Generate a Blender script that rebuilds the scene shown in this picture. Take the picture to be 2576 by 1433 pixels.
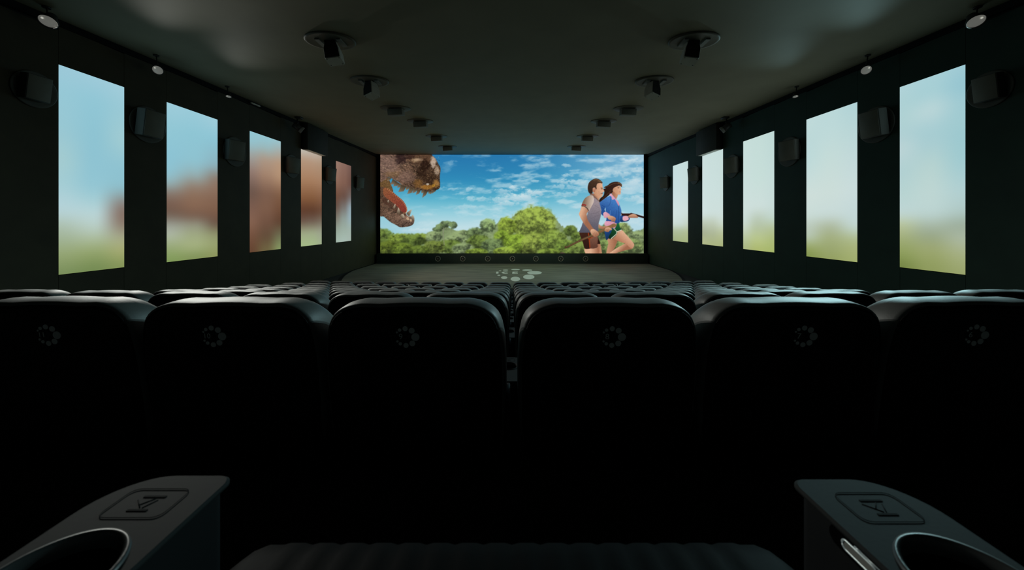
import bpy, bmesh, math, random
import numpy as np
from mathutils import Vector, Matrix

for o in list(bpy.data.objects):
    bpy.data.objects.remove(o, do_unlink=True)
scene = bpy.context.scene
COL = scene.collection
PI = math.pi

# ------------------------------------------------------------------ camera, world, exposure
F = 900.0                 # focal length in pixels of the 2576 wide frame
EYE = 2.835               # height of the lens above the floor in front of the screen
cam_d = bpy.data.cameras.new('camera')
cam = bpy.data.objects.new('camera', cam_d)
COL.objects.link(cam)
cam.location = (0, 0, EYE)
cam.rotation_euler = (PI / 2, 0, 0)
cam_d.sensor_fit = 'HORIZONTAL'
cam_d.sensor_width = 36.0
cam_d.lens = 36.0 * F / 2576.0
cam_d.shift_y = -(716.5 - 558.0) / 2576.0
cam_d.clip_start = 0.01
cam_d.clip_end = 200
cam_d.dof.use_dof = True
cam_d.dof.focus_distance = 9.0
cam_d.dof.aperture_fstop = 8.0
scene.camera = cam

world = bpy.data.worlds.new('world')
scene.world = world
world.use_nodes = True
world.node_tree.nodes['Background'].inputs[0].default_value = (0.0, 0.0, 0.0, 1)
world.node_tree.nodes['Background'].inputs[1].default_value = 0.0

vs = scene.view_settings
vs.view_transform = 'Standard'
vs.look = 'None'
vs.exposure = 0.0
vs.gamma = 1.0
vs.use_curve_mapping = False
PANEL_GAIN = 1.0
SCREEN_GAIN = 1.0
LAMP_W = 560.0           # dimmed house spotlights along both wall tops
STAGE_W = 1000.0          # projector lamps on the carpet below the screen
LAMP_COL = {'left': (.98, 1.0, .92), 'right': (.55, .95, 1.0)}

# ------------------------------------------------------------------ room dimensions
W = 9.3                   # half width of the hall
YS = 24.6                 # distance of the picture screen
YB = -2.2                 # rear wall
ROWP = 1.3876             # row pitch
SEAT_H = 0.96
SPACE = 0.72             # seat spacing
TOPS = {1: .307, 2: .557, 3: .816, 4: 1.061, 5: 1.295, 6: 1.511, 7: 1.705, 8: 1.875}
ENDS = {1: 4, 2: 6, 3: 6, 4: 7, 5: 8, 6: 9, 7: 9, 8: 9}
FLOOR0 = EYE - 0.821      # floor of the viewer's own row


def ceil_z(y):
    return EYE + 4.194 + .02883 * (y - 9)


def px(x, y, Y):
    """a point of the hall at distance Y seen at picture position x, y"""
    return Vector(((x - 1288) * Y / F, Y, EYE + (558 - y) * Y / F))


# ------------------------------------------------------------------ materials
def srgb(c):
    return tuple((v / 255 / 12.92) if v / 255 <= .04045 else ((v / 255 + .055) / 1.055) ** 2.4 for v in c)


def mat(name, col, rough=.6, metal=0.0, spec=.5, bump=0.0, bscale=60.0, var=0.0, vscale=4.0, stretch=(1, 1, 1),
        emit=None, estr=0.0, coat=0.0):
    m = bpy.data.materials.new(name)
    m.use_nodes = True
    nt = m.node_tree
    b = nt.nodes['Principled BSDF']
    b.inputs['Base Color'].default_value = (*col, 1)
    b.inputs['Roughness'].default_value = rough
    b.inputs['Metallic'].default_value = metal
    b.inputs['Specular IOR Level'].default_value = spec
    b.inputs['Coat Weight'].default_value = coat
    tc = nt.nodes.new('ShaderNodeTexCoord')
    mp = nt.nodes.new('ShaderNodeMapping')
    mp.inputs['Scale'].default_value = stretch
    nt.links.new(tc.outputs['Object'], mp.inputs['Vector'])
    if var > 0:
        n = nt.nodes.new('ShaderNodeTexNoise')
        n.inputs['Scale'].default_value = vscale
        n.inputs['Detail'].default_value = 5
        nt.links.new(mp.outputs['Vector'], n.inputs['Vector'])
        r = nt.nodes.new('ShaderNodeMapRange')
        r.inputs['From Min'].default_value = .3
        r.inputs['From Max'].default_value = .7
        r.inputs['To Min'].default_value = 1 - var
        r.inputs['To Max'].default_value = 1 + var
        nt.links.new(n.outputs['Fac'], r.inputs['Value'])
        mx = nt.nodes.new('ShaderNodeMix')
        mx.data_type = 'RGBA'
        mx.blend_type = 'MULTIPLY'
        mx.inputs['Factor'].default_value = 1
        mx.inputs['A'].default_value = (*col, 1)
        nt.links.new(r.outputs['Result'], mx.inputs['B'])
        nt.links.new(mx.outputs['Result'], b.inputs['Base Color'])
    if bump > 0:
        n2 = nt.nodes.new('ShaderNodeTexNoise')
        n2.inputs['Scale'].default_value = bscale
        n2.inputs['Detail'].default_value = 3
        nt.links.new(mp.outputs['Vector'], n2.inputs['Vector'])
        bp = nt.nodes.new('ShaderNodeBump')
        bp.inputs['Strength'].default_value = bump
        bp.inputs['Distance'].default_value = .002
        nt.links.new(n2.outputs['Fac'], bp.inputs['Height'])
        nt.links.new(bp.outputs['Normal'], b.inputs['Normal'])
    if emit:
        b.inputs['Emission Color'].default_value = (*emit, 1)
        b.inputs['Emission Strength'].default_value = estr
    return m


def picture_mat(name, gain):
    m = bpy.data.materials.new(name)
    m.use_nodes = True
    nt = m.node_tree
    nt.nodes.clear()
    out = nt.nodes.new('ShaderNodeOutputMaterial')
    em = nt.nodes.new('ShaderNodeEmission')
    em.inputs['Strength'].default_value = gain
    at = nt.nodes.new('ShaderNodeAttribute')
    at.attribute_name = 'picture'
    nt.links.new(at.outputs['Color'], em.inputs['Color'])
    nt.links.new(em.outputs['Emission'], out.inputs['Surface'])
    return m


M = {
    'ceiling': mat('ceiling_plaster', (.255, .230, .155), .72, spec=.28, bump=.08, bscale=25, var=.06, vscale=1.2),
    'wall': mat('wall_fabric', (.03, .03, .026), .9, spec=.2, bump=.5, bscale=180, var=.12, vscale=2),
    'wallpanel_left': mat('wall_fabric_warm_light', (.060, .051, .030), .7, spec=.3, bump=.2, bscale=180, var=.12, vscale=2),  # warm light of the left side put into the fabric colour
    'wallpanel_right': mat('wall_fabric_teal_light', (.024, .054, .041), .7, spec=.3, bump=.2, bscale=180, var=.12, vscale=2),  # same fabric, teal light of the right side put into its colour
    'rear': mat('rear_wall_paint', (.052, .054, .053), .9, spec=.1, var=.05),
    'black': mat('matt_black', (.008, .009, .009), .85, spec=.2, var=.2, vscale=6),
    'plinth': mat('plinth_black_green', (.018, .032, .026), .7, var=.15, vscale=1.5),
    'floor': mat('dark_floor', (.02, .021, .02), .9, var=.2, vscale=3),
    'tier': mat('tier_carpet', (.016, .017, .017), .95, spec=.1, bump=.6, bscale=150, var=.2, vscale=8),
    'stage': mat('stage_carpet', (.20, .185, .14), .7, bump=.6, bscale=60, var=.35, vscale=1.6, stretch=(.35, 2.2, 1)),  # cross streaks of grazing screen light put into the carpet colour
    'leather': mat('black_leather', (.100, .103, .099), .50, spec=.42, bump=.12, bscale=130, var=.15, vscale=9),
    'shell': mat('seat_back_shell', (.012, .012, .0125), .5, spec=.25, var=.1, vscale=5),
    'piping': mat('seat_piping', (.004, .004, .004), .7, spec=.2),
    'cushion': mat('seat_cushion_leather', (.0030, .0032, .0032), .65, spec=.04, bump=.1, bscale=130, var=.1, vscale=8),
    'console': mat('armrest_plastic', (.020, .022, .022), .7, spec=.10, bump=.05, bscale=220, var=.05, vscale=10),
    'consolebody': mat('armrest_side', (.009, .010, .011), .7, spec=.15, var=.1, vscale=10),
    'rim': mat('cup_rim_plastic', (.045, .048, .048), .35, spec=.4),
    'cup': mat('cup_holder', (.0012, .0012, .0012), .8, spec=.03),
    'engrave': mat('engraving', (.013, .014, .014), .85, spec=.1),
    'emblem': mat('grey_print', (.88, .9, .88), .7),
    'glowmetal': mat('glowing_metal', (.62, .68, .68), .3, metal=.6, emit=(.5, .62, .62), estr=.10),  # metal given a faint glow of its own
    'speaker': mat('speaker_front', (.17, .17, .14), .75, bump=.3, bscale=90, var=.08),  # light on the wall speaker fronts put into this paler colour
    'cabinet': mat('speaker_sides_shaded', (.07, .07, .06), .75, bump=.3, bscale=90),  # shade on the cabinet sides put into the colour
    'grille': mat('speaker_grille', (.012, .014, .013), .8, bump=.5, bscale=300),
    'plate': mat('mount_plate', (.09, .09, .075), .7, var=.08),
    'bracket': mat('mount_bracket', (.22, .22, .2), .6),
    'screw': mat('screw', (.02, .02, .02), .5),
    'cspeaker': mat('ceiling_cabinet_lit', (.62, .61, .54), .7, bump=.2, bscale=90, var=.06),  # nearer cabinets: light on their undersides put into the pale colour
    'cdim': mat('ceiling_cabinet_dim', (.22, .21, .17), .8, bump=.4, bscale=250),  # farther cabinets: their weaker light put into a darker colour
    'cplate': mat('ceiling_mount_plate', (.13, .118, .085), .6, var=.08),
    'spot': mat('spot_housing', (.03, .03, .028), .5),
    'lens': mat('spot_lens', (.6, .6, .55), .25, emit=(.85, .85, .76), estr=.11),
    'lensdot': mat('spot_bulb', (.8, .8, .75), .2, emit=(.95, .95, .85), estr=.45),
    'housing': mat('wall_housing', (.034, .033, .025), .8, var=.1),
    'housingwhite': mat('housing_underside', (.55, .56, .5), .7),
    'vinyl': mat('floor_vinyl', (.9, .92, .84), .6),
    'ring': mat('footlight_ring', (.36, .35, .29), .3, metal=.4),
    'frame': mat('panel_frame', (.01, .01, .01), .6),
    'clip': mat('white_clip', (.7, .68, .6), .6),
}

# ------------------------------------------------------------------ mesh helpers


class MB:
    def __init__(self):
        self.v = []
        self.f = []
        self.s = []

    def add(self, vs_, fs, smooth=False):
        k = len(self.v)
        self.v += [tuple(p) for p in vs_]
        self.f += [tuple(i + k for i in f) for f in fs]
        self.s += [smooth] * len(fs)

    def box(self, x0, x1, y0, y1, z0, z1):
        self.add([(x0, y0, z0), (x1, y0, z0), (x1, y1, z0), (x0, y1, z0),
                  (x0, y0, z1), (x1, y0, z1), (x1, y1, z1), (x0, y1, z1)],
                 [(3, 2, 1, 0), (4, 5, 6, 7), (0, 1, 5, 4), (1, 2, 6, 5), (2, 3, 7, 6), (3, 0, 4, 7)])

    def rbox(self, x0, x1, y0, y1, z0, z1, r=.02, seg=2):
        bm = bmesh.new()
        bmesh.ops.create_cube(bm, size=1)
        for v in bm.verts:
            v.co = ((x0 + x1) / 2 + v.co.x * (x1 - x0), (y0 + y1) / 2 + v.co.y * (y1 - y0),
                    (z0 + z1) / 2 + v.co.z * (z1 - z0))
        bmesh.ops.bevel(bm, geom=bm.edges[:], offset=r, segments=seg, profile=.5, affect='EDGES')
        bm.verts.index_update()
        self.add([v.co[:] for v in bm.verts], [[v.index for v in f.verts] for f in bm.faces], True)
        bm.free()

    def rings(self, rings, cap0=True, cap1=True, smooth=True, closed=True):
        n = len(rings[0])
        vs_, fs = [], []
        for r in rings:
            vs_ += [tuple(p) for p in r]
        for i in range(len(rings) - 1):
            for j in range(n if closed else n - 1):
                a, b = i * n + j, i * n + (j + 1) % n
                fs.append((a, b, b + n, a + n))
        self.add(vs_, fs, smooth)
        k = len(self.v) - len(vs_)
        if cap0:
            self.f.append(tuple(k + j for j in reversed(range(n))))
            self.s.append(False)
        if cap1:
            o = k + (len(rings) - 1) * n
            self.f.append(tuple(o + j for j in range(n)))
            self.s.append(False)

    def lathe(self, prof, n=24, mtx=None, cap0=True, cap1=True):
        """profile of (radius, height) turned about z"""
        mtx = mtx or Matrix()
        self.rings([[mtx @ Vector((r * math.cos(2 * PI * j / n), r * math.sin(2 * PI * j / n), h)) for j in range(n)]
                    for r, h in prof], cap0, cap1)

    def tube(self, pts, r, n=6, closed=False):
        pts = [Vector(p) for p in pts]
        m = len(pts)
        rr = []
        up = Vector((0, 0, 1))
        for i, p in enumerate(pts):
            if closed:
                t = pts[(i + 1) % m] - pts[i - 1]
            else:
                t = pts[min(i + 1, m - 1)] - pts[max(i - 1, 0)]
            t.normalize()
            a = t.cross(up)
            if a.length < .1:
                a = t.cross(Vector((0, 1, 0)))
            a.normalize()
            b = a.cross(t)
            rr.append([p + r * (math.cos(2 * PI * j / n) * a + math.sin(2 * PI * j / n) * b) for j in range(n)])
        if closed:
            rr.append(rr[0])
        self.rings(rr, not closed, not closed)

    def xform(self, mtx):
        self.v = [tuple(mtx @ Vector(p)) for p in self.v]
        return self

    def mesh(self, name, m):
        me = bpy.data.meshes.new(name)
        me.from_pydata(self.v, [], self.f)
        me.polygons.foreach_set('use_smooth', self.s)
        me.materials.append(m)
        me.update()
        return me

    def obj(self, name, m, parent=None, **kw):
        return link(name, self.mesh(name, m), parent, **kw)


def link(name, me, parent=None, loc=None, rot=None, label=None, cat=None, group=None, kind=None):
    o = bpy.data.objects.new(name, me)
    COL.objects.link(o)
    if parent is not None:
        o.parent = parent
    if loc is not None:
        o.location = loc
    if rot is not None:
        o.rotation_euler = rot
    if label:
        o['label'] = label
    if cat:
        o['category'] = cat
    if group:
        o['group'] = group
    if kind:
        o['kind'] = kind
    return o


def text_mb(txt, size, extrude=.0006, sx=1.0):
    cu = bpy.data.curves.new('t', 'FONT')
    cu.body = txt
    cu.size = size
    cu.align_x = 'CENTER'
    cu.align_y = 'CENTER'
    cu.extrude = extrude
    cu.resolution_u = 4
    ob = bpy.data.objects.new('t', cu)
    COL.objects.link(ob)
    dg = bpy.context.evaluated_depsgraph_get()
    me = ob.evaluated_get(dg).to_mesh()
    mb = MB()
    mb.add([(v.co.x * sx, v.co.y, v.co.z) for v in me.vertices], [list(p.vertices) for p in me.polygons])
    ob.evaluated_get(dg).to_mesh_clear()
    bpy.data.objects.remove(ob, do_unlink=True)
    bpy.data.curves.remove(cu)
    return mb


# ------------------------------------------------------------------ the hall
mb = MB()
mb.box(-W - .3, W + .3, YB - .3, YS + .6, -.2, 0)
floor = mb.obj('floor', M['floor'], kind='structure', label='dark floor of the cinema hall')
# stepped tiers, one under each row
for n in range(1, 9):
    z1 = EYE - TOPS[n] - SEAT_H
    if z1 < .01:
        continue
    y0 = n * ROWP - .2
    y1 = (n + 1) * ROWP - .2
    mb = MB()
    mb.box(-W, W, y0, y1, 0, z1)
    mb.obj('tier', M['tier'], floor)
mb = MB()
mb.box(-W, W, YB, ROWP - .2, 0, FLOOR0)
mb.obj('tier', M['tier'], floor)

# ceiling rises gently towards the screen
mb = MB()
a, b = ceil_z(YB - .3), ceil_z(YS + .6)
mb.add([(-W - .3, YB - .3, a), (W + .3, YB - .3, a), (W + .3, YS + .6, b), (-W - .3, YS + .6, b),
        (-W - .3, YB - .3, a + .3), (W + .3, YB - .3, a + .3), (W + .3, YS + .6, b + .3), (-W - .3, YS + .6, b + .3)],
       [(3, 2, 1, 0), (4, 5, 6, 7), (0, 1, 5, 4), (1, 2, 6, 5), (2, 3, 7, 6), (3, 0, 4, 7)])
mb.obj('ceiling', M['ceiling'], kind='structure', label='smooth dim ceiling of the hall')

PANELS = [(1141, 976), (869, 741), (660, 582), (531, 479), (443, 405)]
PY = [(F * W / a_, F * W / b_) for a_, b_ in PANELS]
PZ0, PZ1 = EYE - .1165 * W, EYE + .347 * W

for side, s in (('left', -1), ('right', 1)):
    mb = MB()
    x0, x1 = sorted((s * (W + .06), s * (W + .3)))
    mb.box(x0, x1, YB - .3, YS + .6, -.2, ceil_z(YS) + .3)
    wall = mb.obj('wall_' + side, M['wall'], kind='structure', label='dark fabric side wall, ' + side + ' side')
    # fabric panels: full height between the light panels, short ones above and below them
    edges = [(YB, PY[0][0], None)]
    for i in range(5):
        edges.append((PY[i][0], PY[i][1], 'lit'))
        if i < 4:
            edges.append((PY[i][1], PY[i + 1][0], None))
    edges.append((PY[4][1], YS - .05, None))
    x0, x1 = sorted((s * W, s * (W + .07)))
    for (y0, y1, lit) in edges:
        g = .003
        if lit is None:
            step = 3.2
            k = max(1, round((y1 - y0) / step))
            for j in range(k):
                ya = y0 + (y1 - y0) * j / k + g
                yb = y0 + (y1 - y0) * (j + 1) / k - g
                mb = MB()
                mb.box(x0, x1, ya, yb, 0, ceil_z(ya) - .12)
                mb.obj('wall_panel', M['wallpanel_' + side], wall)
        else:
            mb = MB()
            mb.box(x0, x1, y0 + g, y1 - g, 0, PZ0 - .015)
            mb.obj('wall_panel', M['wallpanel_' + side], wall)
            mb = MB()
            mb.box(x0, x1, y0 + g, y1 - g, PZ1 + .015, ceil_z(y0) - .12)
            mb.obj('wall_panel', M['wallpanel_' + side], wall)
    # dark channel under the ceiling
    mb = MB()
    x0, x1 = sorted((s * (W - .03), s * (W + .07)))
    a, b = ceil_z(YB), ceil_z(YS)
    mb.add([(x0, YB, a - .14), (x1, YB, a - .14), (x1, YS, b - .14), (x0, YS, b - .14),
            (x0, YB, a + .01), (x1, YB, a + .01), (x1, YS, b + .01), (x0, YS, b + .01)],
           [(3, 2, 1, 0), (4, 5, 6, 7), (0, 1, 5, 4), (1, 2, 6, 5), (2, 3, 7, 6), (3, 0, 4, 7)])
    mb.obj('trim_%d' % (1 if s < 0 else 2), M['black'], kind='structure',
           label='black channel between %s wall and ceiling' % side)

mb = MB()
mb.box(-W - .3, W + .3, YS + .2, YS + .6, -.2, ceil_z(YS) + .3)
mb.obj('wall_front', M['black'], kind='structure', label='black wall behind the picture screen')
mb = MB()
mb.box(-W - .3, W + .3, YB - .3, YB, -.2, ceil_z(YB) + .3)
mb.obj('wall_back', M['rear'], kind='structure', label='dark rear wall of the hall')

# carpeted apron in front of the screen with rounded near corners
edge = [(942, 662.5), (925, 666.5), (905, 672), (888, 680), (875, 688), (867, 694), (862, 700), (859, 705)]
ez = .03
pl = []
for ex, ey in edge:
    Y = F * (EYE - ez) / (ey - 558)
    pl.append((max((ex - 1288) * Y / F, -W + .14), min(Y, 24.07)))
pl.append((pl[-1][0] + .6, pl[-1][1] - 1.2))
pl.append((pl[-1][0] + 1.5, 15.2))
loop = pl + [(-x, y) for x, y in reversed(pl)]
mb = MB()
mb.rings([[(x, y, 0.0) for x, y in loop], [(x, y, ez) for x, y in loop]], True, True, smooth=False)
stage = mb.obj('carpet_apron', M['stage'], label='grey carpet apron with painted light streaks spread below the big screen', cat='carpet')
n = len(pl)
for sg in (1, -1):
    mb = MB()
    mb.rings([[(sg * x, y, .0), (sg * x, y, .035), (sg * (x - .12), y - .03, .035), (sg * (x - .12), y - .03, .0)] for x, y in pl],
             True, True, smooth=False)
    mb.obj('edge_strip', M['black'], stage, label='black edging strip')

# plinth under the screen with seven round footlights
PLY = 24.08
pl0, pl1 = px(947, 663, PLY), px(1630, 638, PLY)
mb = MB()
mb.rbox(pl0.x, pl1.x, PLY, YS - .12, 0, pl1.z, .02)
plinth = mb.obj('screen_plinth', M['plinth'], label='long black plinth below the big picture screen', cat='plinth')
mb = MB()
mb.box(pl0.x + .02, pl1.x - .02, PLY + .01, PLY + .05, pl1.z, pl1.z + .012)
mb.obj('top_edge', M['frame'], plinth)
names = ['leftmost', 'second from left', 'third from left', 'middle', 'third from right', 'second from right', 'rightmost']
for i, fx in enumerate((1101.5, 1164, 1227, 1289, 1348, 1410.5, 1473)):
    c = px(fx, 650.5, PLY)
    e = link('footlight', None, loc=c, label='round ringed footlight in the black plinth, ' + names[i] + ' of seven',
             cat='footlight', group='footlights in the plinth')
    mt = Matrix.Rotation(PI / 2, 4, 'X')
    mb = MB()
    mb.lathe([(.15, 0), (.185, .0), (.19, .02), (.165, .04), (.145, .03), (.14, 0)], 28, mt, False, False)
    mb.obj('ring', M['ring'], e)
    mb = MB()
    mb.lathe([(.15, .003), (.12, .012), (.085, .02), (.05, .012), (.02, .004)], 24, mt)
    mb.obj('cone', M['spot'], e)
    mb = MB()
    mb.lathe([(.035, .012), (.035, .03), (.02, .042)], 14, mt)
    mb.obj('centre_cap', M['ring'], e)

# logo laid into the apron
logo = link('floor_logo', None, loc=(0, 0, 0), label='pale ring of dots with the letters ICE on the carpet', cat='logo')


def flo(cx, cy, z=ez + .002):
    X, Yp = 1200 + cx / 10.236, 620 + cy / 10.236
    Y = F * (EYE - z) / (Yp - 558)
    return ((X - 1288) * Y / F, Y, z)


def decal(pts, name):
    m_ = MB()
    top = [flo(*p) for p in pts]
    m_.rings([[(x, y, ez - .004) for x, y, z in top], top], False, True, smooth=False)
    return m_.obj(name, M['vinyl'], logo)


for cx, cy, rx, ry in [(593, 621, 36, 9), (733, 603, 72, 12), (992, 590, 112, 16), (1295, 605, 130, 19), (1480, 672, 190, 43),
                       (1333, 780, 146, 59), (988, 833, 123, 58), (700, 797, 80, 36), (563, 737, 40, 13)]:
    decal([(cx + rx * math.cos(2 * PI * k / 36), cy + ry * math.sin(2 * PI * k / 36)) for k in range(36)], 'dot')
decal([(497, 645), (555, 645), (551, 695), (488, 695)], 'letter_i')
cpts = [(812, 660)] + [(735 - 5 + 98 * math.cos(t), 670 + 27 * math.sin(t)) for t in
                       [-.75 - k * (2 * PI - 1.5) / 20 for k in range(21)]] + [(818, 680)]
inner = [(740 + 45 * math.cos(t), 670 + 13 * math.sin(t)) for t in [-.85 - k * (2 * PI - 1.7) / 20 for k in range(21)]]
decal(cpts[1:-1] + inner[::-1], 'letter_c')
decal([(912, 645), (1050, 645), (1049, 657), (965, 657), (964, 664), (1040, 664), (1040, 674), (963, 674), (962, 684),
       (1052, 684), (1053, 696), (905, 696)], 'letter_e')

# ------------------------------------------------------------------ picture painting (numpy), baked to vertex colours
rng = np.random.RandomState(7)


def vnoise(X, Y, seed):
    r = np.random.RandomState(seed)
    L = r.rand(128, 128)
    xi = np.floor(X).astype(int)
    yi = np.floor(Y).astype(int)
    fx = X - xi
    fy = Y - yi
    fx = fx * fx * (3 - 2 * fx)
    fy = fy * fy * (3 - 2 * fy)
    g = lambda a_, b_: L[b_ % 128, a_ % 128]
    return (g(xi, yi) * (1 - fx) + g(xi + 1, yi) * fx) * (1 - fy) + (g(xi, yi + 1) * (1 - fx) + g(xi + 1, yi + 1) * fx) * fy


def fbm(X, Y, seed, octs=5, gain=.5):
    t, a_, s_ = 0, 1.0, 0
    for k in range(octs):
        t = t + a_ * vnoise(X * 2 ** k + 17 * k, Y * 2 ** k + 9 * k, seed + k)
        s_ += a_
        a_ *= gain
    return t / s_


def sstep(a_, b_, x):
    t = np.clip((x - a_) / (b_ - a_), 0, 1)
    return t * t * (3 - 2 * t)


SS = 2
SX0, SX1, SY0, SY1 = 957, 1619, 389, 638
NW, NH = (SX1 - SX0), (SY1 - SY0)
GX, GY = np.meshgrid(SX0 + (np.arange(NW * SS) + .5) / SS, SY0 + (np.arange(NH * SS) + .5) / SS)
IMG = np.zeros((NH * SS, NW * SS, 3))


def crm(pts, sub=4):
    p = np.array(pts, float)
    n_ = len(p)
    o = []
    for i in range(n_):
        p0, p1, p2, p3 = p[i - 1], p[i], p[(i + 1) % n_], p[(i + 2) % n_]
        for k in range(sub):
            t = k / sub
            o.append(.5 * ((2 * p1) + (-p0 + p2) * t + (2 * p0 - 5 * p1 + 4 * p2 - p3) * t * t +
                           (-p0 + 3 * p1 - 3 * p2 + p3) * t ** 3))
    return np.array(o)


def blur(m_, k):
    for _ in range(k):
        p = np.pad(m_, 1, 'edge')
        m_ = (p[:-2, 1:-1] + m_ * 2 + p[2:, 1:-1]) / 4
        p = np.pad(m_, 1, 'edge')
        m_ = (p[1:-1, :-2] + m_ * 2 + p[1:-1, 2:]) / 4
    return m_


def cells(X, Y, seed):
    """distance to the nearest of scattered points, about 0..1"""
    r = np.random.RandomState(seed)
    jx, jy = r.rand(64, 64), r.rand(64, 64)
    xi, yi = np.floor(X).astype(int), np.floor(Y).astype(int)
    best = np.full(X.shape, 9.0)
    for a_ in (-1, 0, 1):
        for b_ in (-1, 0, 1):
            u, v = xi + a_, yi + b_
            best = np.minimum(best, np.hypot(X - u - jx[v % 64, u % 64], Y - v - jy[v % 64, u % 64]))
    return best


def win(bx, by, rx, ry):
    x0 = max(0, int((bx - rx - SX0) * SS)); x1 = min(NW * SS, int((bx + rx - SX0) * SS) + 1)
    y0 = max(0, int((by - ry - SY0) * SS)); y1 = min(NH * SS, int((by + ry - SY0) * SS) + 1)
    return slice(y0, y1), slice(x0, x1)


def mask(pts, soft=1, smooth=True):
    p = crm(pts) if smooth else np.array(pts, float)
    x0 = max(0, int((p[:, 0].min() - SX0) * SS) - 4 - soft)
    x1 = min(NW * SS, int((p[:, 0].max() - SX0) * SS) + 5 + soft)
    y0 = max(0, int((p[:, 1].min() - SY0) * SS) - 4 - soft)
    y1 = min(NH * SS, int((p[:, 1].max() - SY0) * SS) + 5 + soft)
    if x1 <= x0 or y1 <= y0:
        return None
    X = GX[y0:y1, x0:x1]
    Y = GY[y0:y1, x0:x1]
    ins = np.zeros(X.shape, bool)
    for i in range(len(p)):
        xa, ya = p[i - 1]
        xb, yb = p[i]
        if ya == yb:
            continue
        c = ((ya > Y) != (yb > Y)) & (X < (xb - xa) * (Y - ya) / (yb - ya) + xa)
        ins ^= c
    return (slice(y0, y1), slice(x0, x1)), blur(ins.astype(float), soft), X, Y


def poly(pts, col, a_=1.0, soft=1, smooth=True, grad=None, tex=0.0, tsc=.35, seed=3):
    """fill; grad = (x0, y0, col0, x1, y1, col1)"""
    r = mask(pts, soft, smooth)
    if r is None:
        return
    sl, m_, X, Y = r
    c = np.ones(X.shape + (3,)) * np.array(col, float)
    if grad:
        gx0, gy0, c0, gx1, gy1, c1 = grad
        t = ((X - gx0) * (gx1 - gx0) + (Y - gy0) * (gy1 - gy0)) / ((gx1 - gx0) ** 2 + (gy1 - gy0) ** 2)
        t = np.clip(t, 0, 1)[..., None]
        c = np.array(c0, float) * (1 - t) + np.array(c1, float) * t
    if tex:
        nz = fbm(X * tsc, Y * tsc, seed, 4, .7)
        c = c * (1 + tex * (nz - .5) * 2)[..., None]
    m_ = (m_ * a_)[..., None]
    IMG[sl] = IMG[sl] * (1 - m_) + c * m_


def stroke(pts, w, col, a_=1.0, w1=None):
    p = np.array(pts, float)
    L, R = [], []
    for i in range(len(p)):
        t = p[min(i + 1, len(p) - 1)] - p[max(i - 1, 0)]
        t = t / (np.hypot(*t) + 1e-9)
        ww = w if w1 is None else w + (w1 - w) * i / (len(p) - 1)
        nn = np.array([-t[1], t[0]]) * ww / 2
        L.append(p[i] + nn)
        R.append(p[i] - nn)
    poly(L + R[::-1], col, a_, 1, False)


# sky
T = (GY - SY0) / NH
U = (GX - SX0) / NW
skyc = [(0, (44, 124, 176)), (.25, (52, 146, 188)), (.45, (92, 178, 204)), (.58, (146, 204, 219)), (.72, (188, 220, 228)), (1, (196, 222, 228))]
for i in range(3):
    IMG[..., i] = np.interp(T, [k for k, _ in skyc], [c[i] for _, c in skyc])
rl = (sstep(.5, 1.05, U) * (.62 - .2 * T))[..., None]
IMG = IMG * (1 - rl) + np.array((168, 208, 226)) * rl
lf = (sstep(.25, 0, U) * sstep(.35, .8, T) * .5)[..., None]
IMG = IMG * (1 - lf) + np.array((120, 186, 205)) * lf
dk = (sstep(.9, .1, np.abs(U - .34) * 2.2) * sstep(.5, 0, T) * .45)[..., None]
IMG = IMG * (1 - dk) + np.array((34, 112, 168)) * dk
cl = fbm(GX / 40 + GY / 110, GY / 13, 21, 6, .55)
cm = sstep(.50, .80, cl + .10 * sstep(.2, .8, U) - .04 * sstep(.3, 0, T)) * (.15 + .85 * sstep(.15, .6, U + T * .3)) * sstep(.85, .6, T)
cm = (cm * .55)[..., None]
IMG = IMG * (1 - cm) + np.array((214, 229, 234)) * cm
for bx, by, bw, bh, st in [(1195, 500, 40, 8, .6), (1170, 522, 40, 9, .45), (1255, 503, 30, 9, .6), (1262, 480, 30, 7, .6), (1300, 474, 26, 8, .7),
                           (1302, 496, 46, 12, .75), (1345, 484, 34, 10, .75), (1278, 512, 34, 9, .6), (1345, 514, 40, 7, .4), (1346, 456, 14, 4, .6),
                           (1412, 470, 46, 8, .5), (1440, 458, 44, 8, .65), (1420, 488, 40, 8, .5), (1482, 460, 30, 9, .4), (1424, 416, 14, 5, .6),
                           (1428, 441, 16, 5, .6), (1515, 428, 26, 6, .55), (1556, 437, 34, 10, .6), (1500, 446, 28, 6, .5), (1588, 408, 34, 10, .55),
                           (1590, 460, 34, 14, .5), (1592, 500, 34, 10, .5), (1560, 475, 40, 9, .5), (1130, 475, 30, 5, .5), (1160, 487, 22, 5, .45),
                           (1180, 476, 16, 5, .5), (1135, 410, 18, 7, .3), (1605, 430, 20, 14, .55), (1080, 540, 26, 5, .3), (1060, 580, 60, 8, .45)]:
    w = win(bx, by, bw * 1.6, bh * 1.9)
    X, Y = GX[w], GY[w]
    nz = fbm(X / 9, Y / 5, 40 + int(bx) % 17, 5, .62)
    d = ((X - bx) / bw) ** 2 + ((Y - by) / bh) ** 2
    m_ = (sstep(1.05, -.2, d + (nz - .5) * 3.0) * sstep(2.4, 1.4, d) * st)[..., None]
    shade = sstep(-1, .8, (by - Y) / bh + (nz - .5) * 2)[..., None]
    IMG[w] = IMG[w] * (1 - m_) + (np.array((176, 206, 220)) * (1 - shade) + np.array((232, 240, 240)) * shade) * m_

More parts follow.
